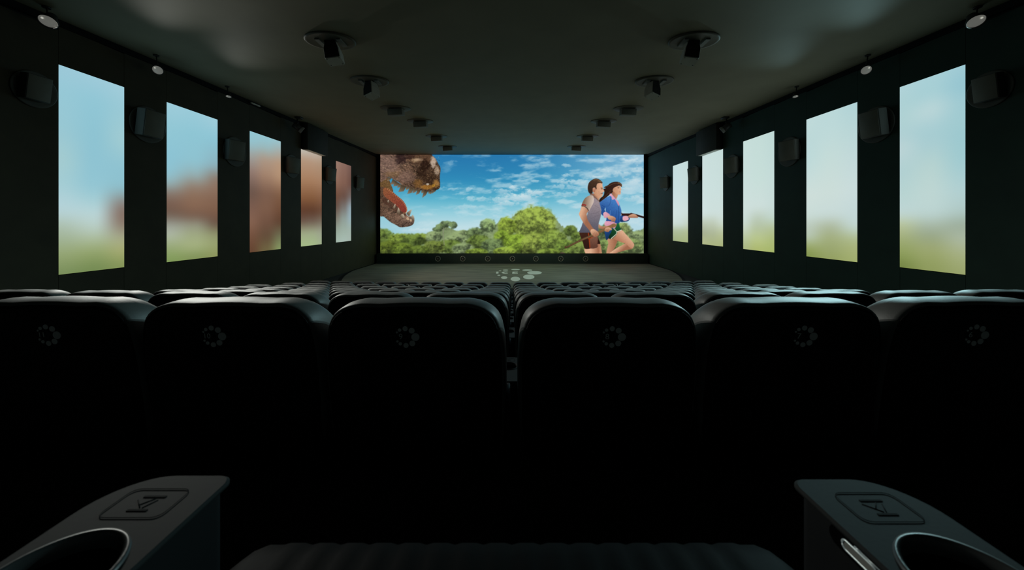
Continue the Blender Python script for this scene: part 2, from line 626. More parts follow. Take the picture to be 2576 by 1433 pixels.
# wood along the bottom: crowns from far to near, each its own tone
tl = [(957, 571), (966, 575), (975, 585), (993, 592), (1008, 586), (1030, 587), (1048, 591), (1062, 588), (1080, 582), (1090, 577),
      (1104, 574), (1118, 566), (1130, 568), (1145, 577), (1158, 581), (1164, 577), (1181, 579), (1194, 572), (1210, 571),
      (1219, 558), (1227, 549), (1238, 552), (1246, 562), (1252, 558), (1261, 546), (1273, 544), (1286, 546), (1299, 536),
      (1313, 528), (1330, 522), (1343, 519), (1362, 519), (1374, 525), (1385, 531), (1395, 542), (1404, 554), (1410, 565),
      (1422, 571), (1433, 566), (1443, 570), (1452, 580), (1470, 586), (1500, 572), (1520, 562), (1545, 556), (1561, 557),
      (1573, 563), (1582, 573), (1592, 581), (1603, 579), (1613, 575), (1619, 571)]
wob = (fbm(GX / 5, GY / 5, 61, 4, .6) - .5) * 10
ty = np.interp(GX[0], [p[0] for p in tl], [p[1] for p in tl])[None, :] + wob + 2
tm = blur((GY > ty).astype(float), 3)
N1 = fbm(GX / 4.2, GY / 3.6, 81, 4, .62)
N2 = fbm(GX / 11, GY / 9, 71, 5, .6)
base = np.array((124, 142, 100)) * (.72 + .55 * N2 + .15 * (N1 - .5))[..., None]
IMG = IMG * (1 - tm[..., None]) + base * tm[..., None]


def crown(bx, by, rx, ry, col, a_=.93, lite=1.16, seed=1):
    w = win(bx, by, rx * 1.4, ry * 1.4)
    X, Y = GX[w], GY[w]
    n1, n2 = N1[w], N2[w]
    d = np.hypot((X - bx) / rx, (Y - by) / ry) + (n1 - .5) * .32 + (n2 - .5) * .3
    m_ = blur(sstep(1.12, .86, d), 2) * a_
    up = np.clip(.5 + ((by - Y) / ry * .55 + (bx - X) / rx * .1) + (n2 - .5) * 2.0 + (n1 - .5) * 1.2, 0, 1)[..., None]
    c = np.array(col, float)
    cc = c * (.52 + up * (lite - .52)) + np.array((10, 8, -2)) * up
    m_ = m_[..., None]
    IMG[w] = IMG[w] * (1 - m_) + cc * m_


G1, G2, G3, G4, G5 = (112, 134, 58), (92, 114, 56), (128, 152, 60), (122, 142, 104), (100, 122, 84)
for c in [(968, 600, 26, 26, G2), (1122, 563, 16, 8, G5), (1108, 569, 12, 7, G5), (1140, 566, 11, 9, G5), (1100, 577, 12, 6, G5), (1165, 590, 30, 12, G4),
          (1195, 590, 24, 18, G5), (1228, 566, 20, 18, (124, 150, 104)), (1150, 604, 34, 16, G4), (1058, 600, 24, 14, G1), (1090, 596, 20, 16, G4),
          (1008, 604, 32, 18, G1), (1040, 606, 28, 18, G2), (1435, 580, 18, 14, G2), (1455, 596, 20, 14, G2), (1560, 584, 30, 27, (130, 150, 96)),
          (1600, 602, 26, 22, G4), (1508, 590, 22, 22, G5), (1580, 620, 40, 22, (122, 144, 92)), (1525, 622, 30, 22, (116, 140, 84)), (1344, 565, 58, 46, (136, 158, 72)),
          (1275, 570, 24, 25, G3), (1262, 600, 22, 22, (112, 140, 52)), (1205, 612, 34, 22, G2), (1240, 618, 30, 20, G5), (1130, 620, 36, 18, G2), (1165, 626, 30, 16, G4),
          (1092, 622, 28, 18, (96, 112, 56)), (975, 625, 28, 20, (84, 100, 42)), (1015, 628, 30, 18, (100, 122, 50)), (1055, 630, 28, 14, (84, 104, 46)),
          (1300, 612, 34, 24, (122, 152, 54)), (1345, 612, 36, 26, (128, 148, 70)), (1392, 606, 36, 28, (118, 142, 66)), (1425, 622, 30, 20, (104, 130, 62)),
          (1460, 625, 26, 20, (104, 126, 66)), (1270, 632, 30, 12, (126, 150, 62)), (1200, 634, 30, 10, (112, 136, 56)), (1330, 632, 20, 10, (84, 98, 50)),
          (1380, 634, 30, 10, (112, 136, 60))]:
    crown(*c)
w = (slice(int((515 - SY0) * SS), NH * SS), slice(0, NW * SS))
for i in range(3):
    IMG[w][..., i] = blur(IMG[w][..., i], 2)
stroke([(1116, 572), (1115, 590), (1118, 616)], 2.0, (146, 146, 126), .6)
stroke([(1116, 580), (1122, 572)], 1.4, (136, 138, 120), .5)

# roaring reptile at the left edge
D = lambda L: [(950 + x / 6.822, 380 + y / 6.822) for x, y in L]
mouth = D([(170, 430), (260, 490), (420, 570), (520, 600), (500, 700), (380, 760), (300, 700), (240, 640), (120, 600)])
jaw = D([(30, 540), (120, 600), (240, 600), (262, 690), (300, 730), (370, 800), (430, 870), (470, 940), (485, 1050), (520, 1110),
         (570, 1120), (605, 1120), (630, 1160), (630, 1215), (612, 1252), (570, 1280), (500, 1296), (400, 1303), (360, 1290),
         (315, 1262), (240, 1225), (180, 1180), (110, 1122), (30, 1066)])
poly(jaw, 0, tex=.4, tsc=.4, seed=5, grad=(958, 480, (80, 60, 46), 1040, 572, (132, 104, 88)))
jm = mask(jaw)
k_ = 1 - (cells(jm[2] / 2.8, jm[3] / 2.2, 9) - .4) * .5 + (fbm((jm[2] - jm[3] * .6) / 9, (jm[3] + jm[2] * .55) / 2.2, 19, 4, .65) - .5) * .9 - .35 * sstep(545, 572, jm[3])
IMG[jm[0]] = IMG[jm[0]] * (1 - jm[1][..., None]) + np.clip(IMG[jm[0]] * k_[..., None], 0, 255) * jm[1][..., None]
poly(D([(30, 470), (170, 450), (245, 600), (265, 700), (120, 620), (30, 600)]), (104, 78, 48), tex=.5, tsc=.6)
tongue = D([(105, 640), (180, 640), (250, 690), (320, 750), (390, 805), (440, 850), (480, 910), (505, 970), (510, 1020), (490, 1050),
            (450, 1055), (400, 1020), (350, 960), (290, 905), (220, 850), (150, 800), (105, 740)])
poly(tongue, 0, tex=.35, tsc=.7, seed=11, grad=(968, 475, (138, 84, 54), 1022, 532, (128, 52, 46)))
for t in np.linspace(0, 1, 26):
    k = t * 10
    i = min(int(k), 9)
    f_ = k - i
    e0, e1 = tongue[1 + i], tongue[2 + i] if i < 9 else tongue[10]
    ex_, ey_ = e0[0] + (e1[0] - e0[0]) * f_, e0[1] + (e1[1] - e0[1]) * f_
    stroke([(ex_ - 1.2, ey_ + 3.6), (ex_ + .4, ey_ - .4)], 1.1, (222, 172, 118), .75)
poly(D([(100, 800), (220, 850), (350, 965), (400, 1030), (480, 1060), (470, 1120), (390, 1110), (300, 1030), (200, 950), (90, 870)]),
     (70, 44, 34), .55, 3)
head = D([(30, 40), (880, 40), (930, 68), (975, 110), (1015, 165), (1047, 228), (1074, 272), (1083, 320), (1076, 380), (1070, 450),
          (1073, 530), (1075, 600), (1062, 640), (1020, 664), (960, 680), (900, 692), (840, 688), (780, 675), (720, 664), (660, 650),
          (600, 628), (540, 612), (480, 602), (420, 580), (370, 540), (320, 512), (270, 482), (225, 462), (195, 446), (168, 470),
          (120, 500), (30, 500)])
# teeth of the upper jaw go behind the lip
for bs in [((190, 440), (240, 475), (200, 510), (168, 518)), ((262, 480), (335, 525), (290, 570), (222, 577)), ((312, 515), (378, 555), (340, 598), (270, 607)),
           ((362, 545), (422, 585), (385, 622), (340, 629)), ((412, 575), (505, 600), (450, 690), (357, 704)), ((498, 595), (560, 615), (530, 655), (486, 668)),
           ((556, 605), (630, 630), (590, 715), (512, 738)), ((622, 630), (695, 655), (650, 705), (600, 723)), ((686, 650), (748, 668), (715, 730), (660, 752)),
           ((752, 665), (802, 680), (785, 715), (755, 724)), ((795, 675), (868, 688), (830, 755), (767, 804)), ((870, 685), (905, 690), (900, 725), (878, 735)),
           ((900, 685), (940, 690), (925, 730), (900, 742)), ((935, 680), (975, 682), (960, 715), (935, 730)), ((965, 675), (1010, 670), (990, 695), (960, 712))]:
    q = D(bs)
    poly(q, 0, smooth=False, grad=(q[0][0], q[0][1], (70, 58, 42), q[3][0], q[3][1], (140, 124, 104)), tex=.2, tsc=1.2)
poly(head, 0, tex=.4, tsc=.35, seed=8, grad=(958, 400, (112, 88, 76), 1100, 440, (100, 74, 54)))
hm = mask(head)
sl, m_, X, Y = hm
h = m_[..., None]
c1_ = cells(X / 3.4 + fbm(X / 5, Y / 5, 2, 2), Y / 2.8, 3)
rough_ = sstep(1000, 1055, X)
wr_ = fbm((X + Y * .6) / 9, (Y - X * .55) / 2.2, 17, 4, .65)
k_ = (1.0 - rough_ * .25) * (1 - (c1_ - .45) * (.25 + .6 * rough_) + (wr_ - .5) * 1.1)
IMG[sl] = IMG[sl] * (1 - h) + np.clip(IMG[sl] * k_[..., None], 0, 255) * h


def hblob(cx, cy, rx, ry, col, al, nzs=.8, seed=3):
    cx, cy, rx, ry = 950 + cx / 6.822, 380 + cy / 6.822, rx / 6.822, ry / 6.822
    nz = fbm(X / 5, Y / 4.2, seed, 4, .6)
    d_ = ((X - cx) / rx) ** 2 + ((Y - cy) / ry) ** 2
    mm = (sstep(1.2, .2, d_ + (nz - .5) * nzs * 2) * al)[..., None] * h
    IMG[sl] = IMG[sl] * (1 - mm) + np.array(col, float) * (.65 + .7 * nz[..., None]) * mm


hblob(760, 120, 260, 120, (92, 66, 48), .7, seed=4)
hblob(400, 130, 110, 110, (40, 26, 26), .85, seed=5)
hblob(560, 90, 90, 60, (48, 30, 26), .7, seed=6)
hblob(820, 260, 90, 130, (36, 22, 16), .85, seed=7)
hblob(760, 380, 90, 120, (40, 26, 18), .75, seed=8)
hblob(880, 480, 120, 120, (46, 30, 20), .6, seed=18)
hblob(640, 160, 80, 40, (176, 146, 112), .6, seed=9)
hblob(700, 150, 90, 30, (196, 168, 138), .5, seed=10)
hblob(960, 190, 60, 110, (212, 190, 172), .8, seed=11)
hblob(1020, 330, 50, 90, (196, 172, 148), .75, seed=12)
hblob(1010, 560, 60, 70, (172, 124, 60), .7, seed=13)
hblob(850, 620, 120, 45, (182, 122, 44), .7, seed=14)
hblob(700, 560, 90, 90, (140, 96, 44), .55, seed=15)
hblob(860, 570, 35, 22, (196, 186, 170), .8, .4, seed=16)
hblob(960, 590, 30, 25, (216, 160, 52), .7, seed=17)
hblob(200, 240, 190, 170, (132, 106, 96), .45, seed=19)
hblob(500, 440, 170, 120, (140, 110, 98), .5, seed=20)
hblob(250, 400, 150, 60, (122, 94, 60), .5, seed=21)
for k in range(60):
    a_ = rng.rand()
    x_, y_ = 60 + rng.rand() * 480, 200 + rng.rand() * 260
    if y_ > 230 + x_ * .6:
        continue
    P = D([(x_, y_), (x_ + 18 + 14 * a_, y_ + 8 + 8 * a_)])
    stroke(P, .8, (190, 160, 128), .55)
for k in range(220):
    x_, y_ = 560 + rng.rand() * 500, 90 + rng.rand() * 560
    P = D([(x_, y_), (x_ + rng.randn() * 14, y_ + 10 + rng.rand() * 14)])
    stroke(P, .7, (200, 168, 120) if rng.rand() < .4 else (26, 16, 12), .5)
for bs in [((500, 1065), (545, 1115), (572, 1060), (588, 998), (540, 1030)), ((562, 1150), (628, 1205), (632, 1140), (606, 1090), (580, 1125)),
           ((395, 1120), (440, 1150), (468, 1120), (440, 1078), (405, 1085)), ((335, 1060), (378, 1090), (384, 1020), (362, 968), (345, 1010)),
           ((262, 975), (300, 985), (312, 930), (306, 904), (280, 940)), ((168, 870), (195, 890), (198, 850), (188, 838), (175, 850))]:
    q = D(bs)
    poly(q, 0, grad=(q[3][0], q[3][1], (196, 182, 160), q[0][0], q[0][1], (96, 80, 64)))
for bs in [((495, 1150), (520, 1185), (550, 1165), (520, 1130)), ((555, 1180), (575, 1210), (592, 1180), (575, 1160))]:
    poly(D(bs), (190, 160, 130))

# two runners at the right edge
Rn = lambda L: [(1400 + x / 6.513, 430 + y / 6.513) for x, y in L]
SK, SKD, SKL = (196, 144, 112), (158, 104, 78), (220, 172, 140)


def rp(L, col, c1=None, g=None, **kw):
    q = Rn(L)
    if c1 is None:
        poly(q, col, tex=kw.pop('tex', .10) * .45, tsc=.5, **kw)
    else:
        g = Rn(g)
        poly(q, col, tex=kw.pop('tex', .10) * .45, tsc=.5, grad=(g[0][0], g[0][1], col, g[1][0], g[1][1], c1), **kw)


def rs(L, w, col, a_=1.0, w1=None):
    stroke(Rn(L), w / 6.513, col, a_, None if w1 is None else w1 / 6.513)


# woman
rp([(835, 1095), (985, 1125), (975, 1190), (940, 1270), (885, 1330), (815, 1350), (825, 1270), (845, 1180)], SK, SKD, [(835, 1200), (960, 1200)])
rp([(1240, 1262), (1140, 1290), (1020, 1325), (900, 1365), (800, 1365), (870, 1335), (960, 1270), (1060, 1215), (1140, 1185)], SKL, SKD, [(1000, 1240), (1060, 1310)])
rp([(920, 1085), (985, 990), (1060, 962), (1130, 1030), (1210, 1120), (1262, 1185), (1264, 1228), (1235, 1264), (1190, 1245), (1140, 1195),
    (1060, 1165), (980, 1130)], SKL, (176, 118, 90), [(1120, 1030), (1020, 1150)])
rp([(785, 960), (850, 990), (900, 930), (945, 935), (905, 1020), (832, 1118), (805, 1112)], (32, 72, 128), (22, 48, 88), [(800, 980), (860, 1100)])
rp([(925, 935), (990, 985), (970, 1050), (890, 1108), (848, 1088), (890, 1000)], (24, 74, 42), (14, 46, 28), [(960, 960), (870, 1090)])
rp([(960, 870), (1010, 840), (1035, 920), (1058, 962), (1000, 988), (955, 940)], (34, 104, 58), (20, 66, 40), [(1000, 860), (1000, 980)])
rs([(1060, 962), (985, 992), (972, 1035), (888, 1106)], 11, (228, 222, 204))
rs([(985, 990), (930, 935)], 9, (214, 216, 200))
rp([(1055, 678), (1080, 695), (1200, 695), (1212, 684), (1300, 705), (1432, 745), (1432, 776), (1300, 738), (1210, 738), (1060, 736)],
   (62, 28, 24), (40, 18, 16), [(1100, 690), (1100, 735)], smooth=False)
rp([(1035, 740), (1095, 730), (1188, 755), (1184, 805), (1135, 826), (1035, 826)], (38, 78, 142), (22, 50, 96), [(1060, 740), (1060, 820)])
rp([(1085, 745), (1150, 735), (1178, 790), (1120, 815), (1082, 800)], (226, 168, 182))
rp([(1170, 735), (1232, 705), (1290, 712), (1334, 760), (1240, 764), (1180, 762)], SKL, SKD, [(1240, 705), (1240, 764)])
rp([(915, 330), (995, 375), (990, 430), (965, 460), (925, 415), (900, 370)], SK, SKD, [(985, 380), (920, 380)])
rp([(880, 398), (930, 415), (980, 470), (1012, 530), (1042, 590), (1058, 660), (1046, 740), (1035, 830), (1000, 856), (955, 850), (930, 830),
    (815, 825), (815, 780), (815, 700), (800, 620), (830, 500)], (66, 122, 190), (36, 74, 140), [(1000, 520), (850, 780)], tex=.18)
rs([(1010, 530), (1018, 680), (1010, 840)], 7, (24, 50, 96), .8)
rs([(880, 640), (870, 760)], 10, (110, 158, 214), .5)
rs([(985, 640), (960, 790)], 9, (30, 62, 120), .6)
rp([(800, 820), (900, 825), (960, 848), (980, 862), (950, 935), (870, 905), (785, 888)], (226, 164, 186), (206, 140, 168), [(800, 820), (930, 920)], tex=.2)
rp([(770, 268), (840, 232), (870, 205), (930, 180), (990, 176), (1040, 194), (1068, 226), (1064, 262), (1040, 246), (1010, 240), (985, 262),
    (955, 268), (942, 300), (915, 345), (892, 370), (850, 402), (790, 450), (700, 518), (688, 492), (722, 440), (760, 410), (776, 370),
    (776, 330), (756, 300), (805, 282)], (58, 36, 28), (36, 22, 18), [(950, 200), (720, 480)], tex=.3)
rs([(780, 268), (860, 240), (950, 200), (1020, 205)], 7, (128, 92, 62), .6)
rs([(1000, 190), (1050, 215), (1062, 250)], 14, (142, 106, 70), .7)
rs([(740, 470), (820, 390), (890, 320)], 8, (104, 66, 36), .6)
rp([(948, 268), (1000, 248), (1043, 246), (1050, 280), (1059, 306), (1048, 320), (1050, 345), (1045, 380), (1012, 389), (985, 381), (950, 352),
    (918, 325), (924, 290)], SKL, SK, [(1050, 300), (930, 310)])
rs([(995, 268), (1025, 264)], 6, (74, 46, 34), .9)
rs([(1000, 280), (1022, 280)], 7, (60, 46, 42), .8)
rs([(1022, 345), (1046, 343)], 9, (168, 84, 78), .9)
rp([(866, 388), (890, 374), (962, 452), (1012, 502), (1022, 575), (992, 535), (950, 462), (910, 470)], (228, 166, 186), (212, 146, 172), [(880, 380), (1010, 540)])
rp([(884, 410), (830, 425), (760, 470), (700, 522), (714, 580), (730, 640), (724, 692), (762, 732), (782, 692), (802, 670), (784, 630),
    (800, 600), (850, 580), (892, 520), (902, 450)], (74, 126, 192), (34, 76, 142), [(820, 430), (760, 660)], tex=.2)
rs([(740, 560), (790, 590)], 8, (24, 54, 110), .7)
rs([(735, 600), (780, 615)], 8, (24, 54, 110), .7)
rs([(880, 430), (878, 520), (850, 575)], 7, (28, 60, 118), .6)
rp([(762, 692), (800, 668), (872, 716), (852, 746), (792, 768), (770, 742)], (230, 172, 186), (208, 146, 164), [(780, 680), (820, 760)], tex=.25)
rp([(828, 745), (872, 728), (930, 745), (967, 772), (962, 800), (946, 838), (928, 815), (906, 834), (888, 802), (850, 790)], SKL, SKD, [(880, 730), (910, 830)])
for q in ([(905, 775), (925, 815)], [(925, 768), (945, 805)]):
    rs(q, 4, (140, 92, 70), .7)
# man
rp([(660, 1185), (712, 1188), (738, 1365), (670, 1365)], SK, SKD, [(740, 1270), (670, 1270)])
rp([(462, 1262), (665, 1240), (676, 1365), (497, 1365)], SKL, SKD, [(560, 1300), (680, 1300)])
rp([(380, 1000), (545, 998), (562, 1040), (600, 1060), (650, 1060), (675, 1082), (690, 1120), (711, 1160), (706, 1192), (668, 1192),
    (664, 1246), (580, 1260), (465, 1270), (430, 1170), (398, 1090)], (64, 36, 26), (44, 24, 20), [(420, 1010), (520, 1260)], tex=.25)
rp([(548, 1095), (640, 1062), (672, 1085), (668, 1190), (662, 1246), (556, 1258)], (124, 84, 68), (92, 58, 46), [(600, 1080), (600, 1250)], tex=.2)
rs([(518, 1005), (530, 1090), (545, 1258)], 15, (158, 62, 28))
rs([(510, 1105), (590, 1085)], 12, (158, 62, 28), .9)
rp([(688, 868), (742, 905), (852, 893), (862, 915), (800, 932), (745, 948), (690, 932)], SK, SKD, [(740, 890), (740, 945)])
rp([(560, 392), (602, 400), (642, 430), (690, 480), (706, 540), (720, 600), (729, 680), (716, 760), (692, 840), (682, 920), (682, 978),
    (600, 1000), (380, 1005), (384, 960), (410, 900), (425, 850), (470, 780), (505, 700), (500, 650), (480, 560), (500, 480)],
   (152, 138, 144), (84, 84, 98), [(620, 520), (560, 990)], tex=.2)
for q in ([(560, 700), (640, 690), (715, 650)], [(560, 780), (640, 740), (705, 720)], [(620, 560), (700, 610)], [(600, 860), (640, 950)], [(540, 820), (560, 900)]):
    rs(q, 7, (104, 94, 104), .6)
rp([(572, 365), (650, 388), (702, 420), (694, 475), (640, 432), (580, 402)], SK, SKD, [(690, 430), (590, 390)])
rp([(543, 376), (575, 372), (640, 425), (694, 484), (690, 500), (640, 455), (560, 402)], (126, 98, 86))
rp([(540, 400), (590, 404), (609, 450), (601, 520), (570, 580), (540, 640), (524, 656), (500, 615), (470, 590), (408, 576), (412, 545), (430, 500),
    (470, 440)], (128, 104, 84), (206, 188, 176), [(440, 520), (590, 540)], tex=.12)
rs([(412, 552), (448, 553), (482, 562)], 20, (146, 32, 32))
rs([(408, 573), (468, 588), (500, 612), (524, 650)], 14, (66, 46, 38))
rp([(412, 582), (465, 594), (514, 652), (492, 700), (505, 790), (545, 860), (592, 930), (622, 962), (565, 1005), (520, 950), (460, 880), (410, 800),
    (372, 728), (365, 700), (385, 650)], SKL, SKD, [(400, 680), (520, 720)])
rp([(585, 282), (640, 268), (665, 205), (720, 192), (748, 200), (750, 240), (758, 275), (765, 300), (779, 330), (765, 346), (750, 350), (757, 370),
    (748, 402), (735, 426), (702, 442), (660, 420), (620, 382), (590, 335)], SKL, SK, [(750, 300), (620, 330)])
rp([(512, 242), (530, 190), (580, 146), (640, 124), (700, 140), (749, 186), (740, 206), (720, 200), (668, 206), (652, 250), (655, 292), (640, 302),
    (630, 275), (602, 275), (592, 310), (584, 362), (545, 372), (520, 342), (508, 290)], (74, 54, 40), (52, 36, 28), [(640, 140), (540, 340)], tex=.3)
rs([(600, 150), (660, 140), (730, 180)], 12, (136, 108, 80), .7)
rs([(660, 180), (720, 170), (742, 195)], 8, (128, 98, 70), .6)
rp([(590, 285), (618, 275), (632, 300), (628, 335), (610, 348), (592, 325)], (204, 150, 122), (160, 104, 80), [(600, 280), (620, 340)])
rs([(718, 276), (756, 284)], 9, (92, 58, 42), .9)
rs([(726, 294), (752, 296)], 7, (54, 36, 32), .9)
rs([(722, 372), (756, 362)], 16, (104, 52, 44), .9)
rs([(728, 367), (752, 360)], 6, (226, 206, 190), .9)
rs([(690, 330), (700, 400)], 6, (164, 110, 84), .6)
rp([(128, 1230), (150, 1220), (176, 1226), (400, 1110), (600, 1028), (790, 930), (900, 870), (945, 856), (974, 880), (966, 906), (820, 964),
    (640, 1044), (420, 1138), (190, 1246), (152, 1266), (134, 1250)], (80, 58, 40), (142, 106, 66), [(300, 1160), (960, 880)], tex=.3)
rs([(180, 1232), (600, 1040), (900, 885)], 6, (166, 130, 88), .5)
rp([(560, 960), (602, 948), (660, 980), (692, 1020), (686, 1052), (660, 1066), (622, 1076), (590, 1050), (558, 1010)], SKL, SKD, [(600, 960), (640, 1070)])
for q in ([(620, 1000), (640, 1060)], [(645, 1000), (665, 1050)], [(598, 1010), (612, 1060)]):
    rs(q, 5, (128, 82, 62), .7)
rp([(800, 930), (852, 918), (902, 946), (896, 966), (862, 970), (852, 996), (800, 990), (784, 965)], SKL, SKD, [(830, 920), (830, 995)])
for q in ([(815, 950), (845, 985)], [(838, 940), (862, 968)]):
    rs(q, 5, (128, 82, 62), .7)
rp([(55, 1340), (95, 1330), (165, 1350), (170, 1365), (50, 1365)], (96, 76, 70))

pic = np.clip(IMG, 0, 255).reshape(NH, SS, NW, SS, 3).mean(axis=(1, 3)) / 255.0


def to_lin(a_):
    return np.where(a_ <= .04045, a_ / 12.92, ((a_ + .055) / 1.055) ** 2.4)


def picture_mesh(name, arr, fn, m):
    """grid of vertices coloured from arr (rows from the top), fn(u, v) gives the place"""
    h_, w_ = arr.shape[:2]
    vs_ = [fn(j / (w_ - 1), i / (h_ - 1)) for i in range(h_) for j in range(w_)]
    idx = np.arange(h_ * w_).reshape(h_, w_)
    fs = np.stack([idx[1:, :-1], idx[1:, 1:], idx[:-1, 1:], idx[:-1, :-1]], -1).reshape(-1, 4)
    me = bpy.data.meshes.new(name)
    me.from_pydata(vs_, [], fs.tolist())
    at = me.color_attributes.new('picture', 'FLOAT_COLOR', 'POINT')
    rgba = np.ones((h_ * w_, 4), np.float32)
    rgba[:, :3] = to_lin(arr.reshape(-1, 3))
    at.data.foreach_set('color', rgba.ravel())
    me.materials.append(m)
    me.update()
    return me


s0, s1 = px(957, 389, YS), px(1619, 638, YS)
scr = link('picture_screen', None, loc=((s0.x + s1.x) / 2, YS, s1.z),
           label='huge lit cinema screen showing a roaring reptile and two runners', cat='screen')
cx_, cz_ = (s0.x + s1.x) / 2, s1.z
link('picture', picture_mesh('picture', pic, lambda u, v: (s0.x + (s1.x - s0.x) * u - cx_, -.02, s0.z + (s1.z - s0.z) * v - cz_),
                             picture_mat('screen_light', SCREEN_GAIN)), scr)
mb = MB()
mb.box(s0.x - cx_ - .12, s1.x - cx_ + .12, -.005, .15, -.06, s0.z - cz_ + .05)
mb.obj('backing', M['frame'], scr)
for xx in (s0.x - cx_ - .16, s1.x - cx_ + .01):
    mb = MB()
    mb.box(xx, xx + .15, -.08, -.006, -.06, s0.z - cz_ + .05)
    mb.obj('masking', M['black'], scr)

# ------------------------------------------------------------------ glowing panels on the side walls
LP = [
    [(0, (156, 200, 216), (158, 202, 217), (161, 204, 218)), (.12, (150, 200, 214), (145, 198, 213), (152, 200, 213)),
     (.3, (152, 199, 211), (142, 195, 210), (160, 203, 210)), (.45, (164, 203, 208), (143, 195, 210), (142, 194, 209)),
     (.56, (162, 204, 212), (146, 197, 211), (142, 193, 206)), (.64, (176, 209, 216), (165, 205, 212), (140, 135, 130)),
     (.70, (184, 212, 218), (186, 213, 216), (132, 108, 96)), (.77, (172, 190, 172), (184, 205, 198), (140, 126, 112)),
     (.83, (160, 178, 150), (172, 188, 160), (165, 170, 140)), (.9, (150, 166, 116), (148, 164, 108), (168, 172, 116)),
     (1, (118, 138, 88), (112, 134, 80), (126, 144, 84))],
    [(0, (158, 204, 218), (154, 202, 216), (160, 204, 218)), (.15, (146, 199, 213), (142, 197, 212), (140, 196, 212)),
     (.34, (140, 195, 212), (142, 194, 208), (140, 178, 190)), (.43, (142, 194, 209), (148, 176, 180), (140, 122, 108)),
     (.5, (148, 180, 186), (146, 130, 116), (142, 114, 96)), (.57, (134, 116, 104), (138, 108, 88), (132, 102, 84)),
     (.65, (116, 88, 74), (134, 102, 82), (128, 96, 76)), (.71, (110, 94, 82), (112, 86, 72), (116, 86, 70)),
     (.76, (152, 156, 146), (146, 146, 130), (102, 82, 70)), (.83, (176, 186, 168), (158, 168, 130), (142, 146, 108)),
     (.91, (150, 166, 116), (166, 178, 130), (154, 164, 114)), (1, (124, 150, 84), (122, 140, 82), (138, 146, 90))],
    [(0, (146, 198, 212), (148, 198, 211), (152, 196, 206)), (.1, (148, 192, 202), (152, 184, 188), (166, 170, 164)),
     (.2, (158, 160, 156), (172, 150, 132), (180, 148, 122)), (.33, (146, 122, 112), (164, 132, 110), (178, 144, 116)),
     (.5, (106, 84, 74), (122, 92, 76), (126, 92, 70)), (.63, (122, 92, 78), (124, 92, 74), (112, 78, 58)),
     (.75, (132, 98, 80), (112, 82, 66), (94, 66, 50)), (.87, (114, 80, 62), (98, 76, 58), (108, 108, 80)),
     (1, (98, 66, 48), (110, 100, 66), (134, 152, 98))],
    [(0, (192, 192, 182), (188, 178, 166), (182, 166, 150)), (.1, (180, 150, 126), (178, 148, 124), (172, 144, 120)),
     (.3, (168, 128, 98), (166, 126, 96), (164, 126, 98)), (.5, (132, 90, 62), (128, 88, 60), (128, 90, 66)),
     (.63, (94, 60, 44), (92, 60, 44), (100, 70, 54)), (.74, (106, 84, 72), (110, 92, 80), (118, 106, 92)),
     (.86, (158, 168, 134), (158, 168, 136), (156, 162, 140)), (1, (166, 188, 136), (164, 186, 136), (160, 176, 140))],
    [(0, (152, 122, 108), (138, 106, 94), (118, 90, 82)), (.25, (142, 106, 90), (128, 94, 80), (108, 78, 68)),
     (.42, (112, 78, 62), (104, 78, 68), (116, 106, 104)), (.55, (104, 82, 72), (118, 112, 108), (146, 166, 176)),
     (.7, (128, 124, 112), (142, 156, 150), (152, 178, 186)), (.85, (150, 166, 152), (156, 174, 162), (160, 178, 168)),
     (1, (166, 186, 174), (168, 188, 178), (166, 182, 172))],
]
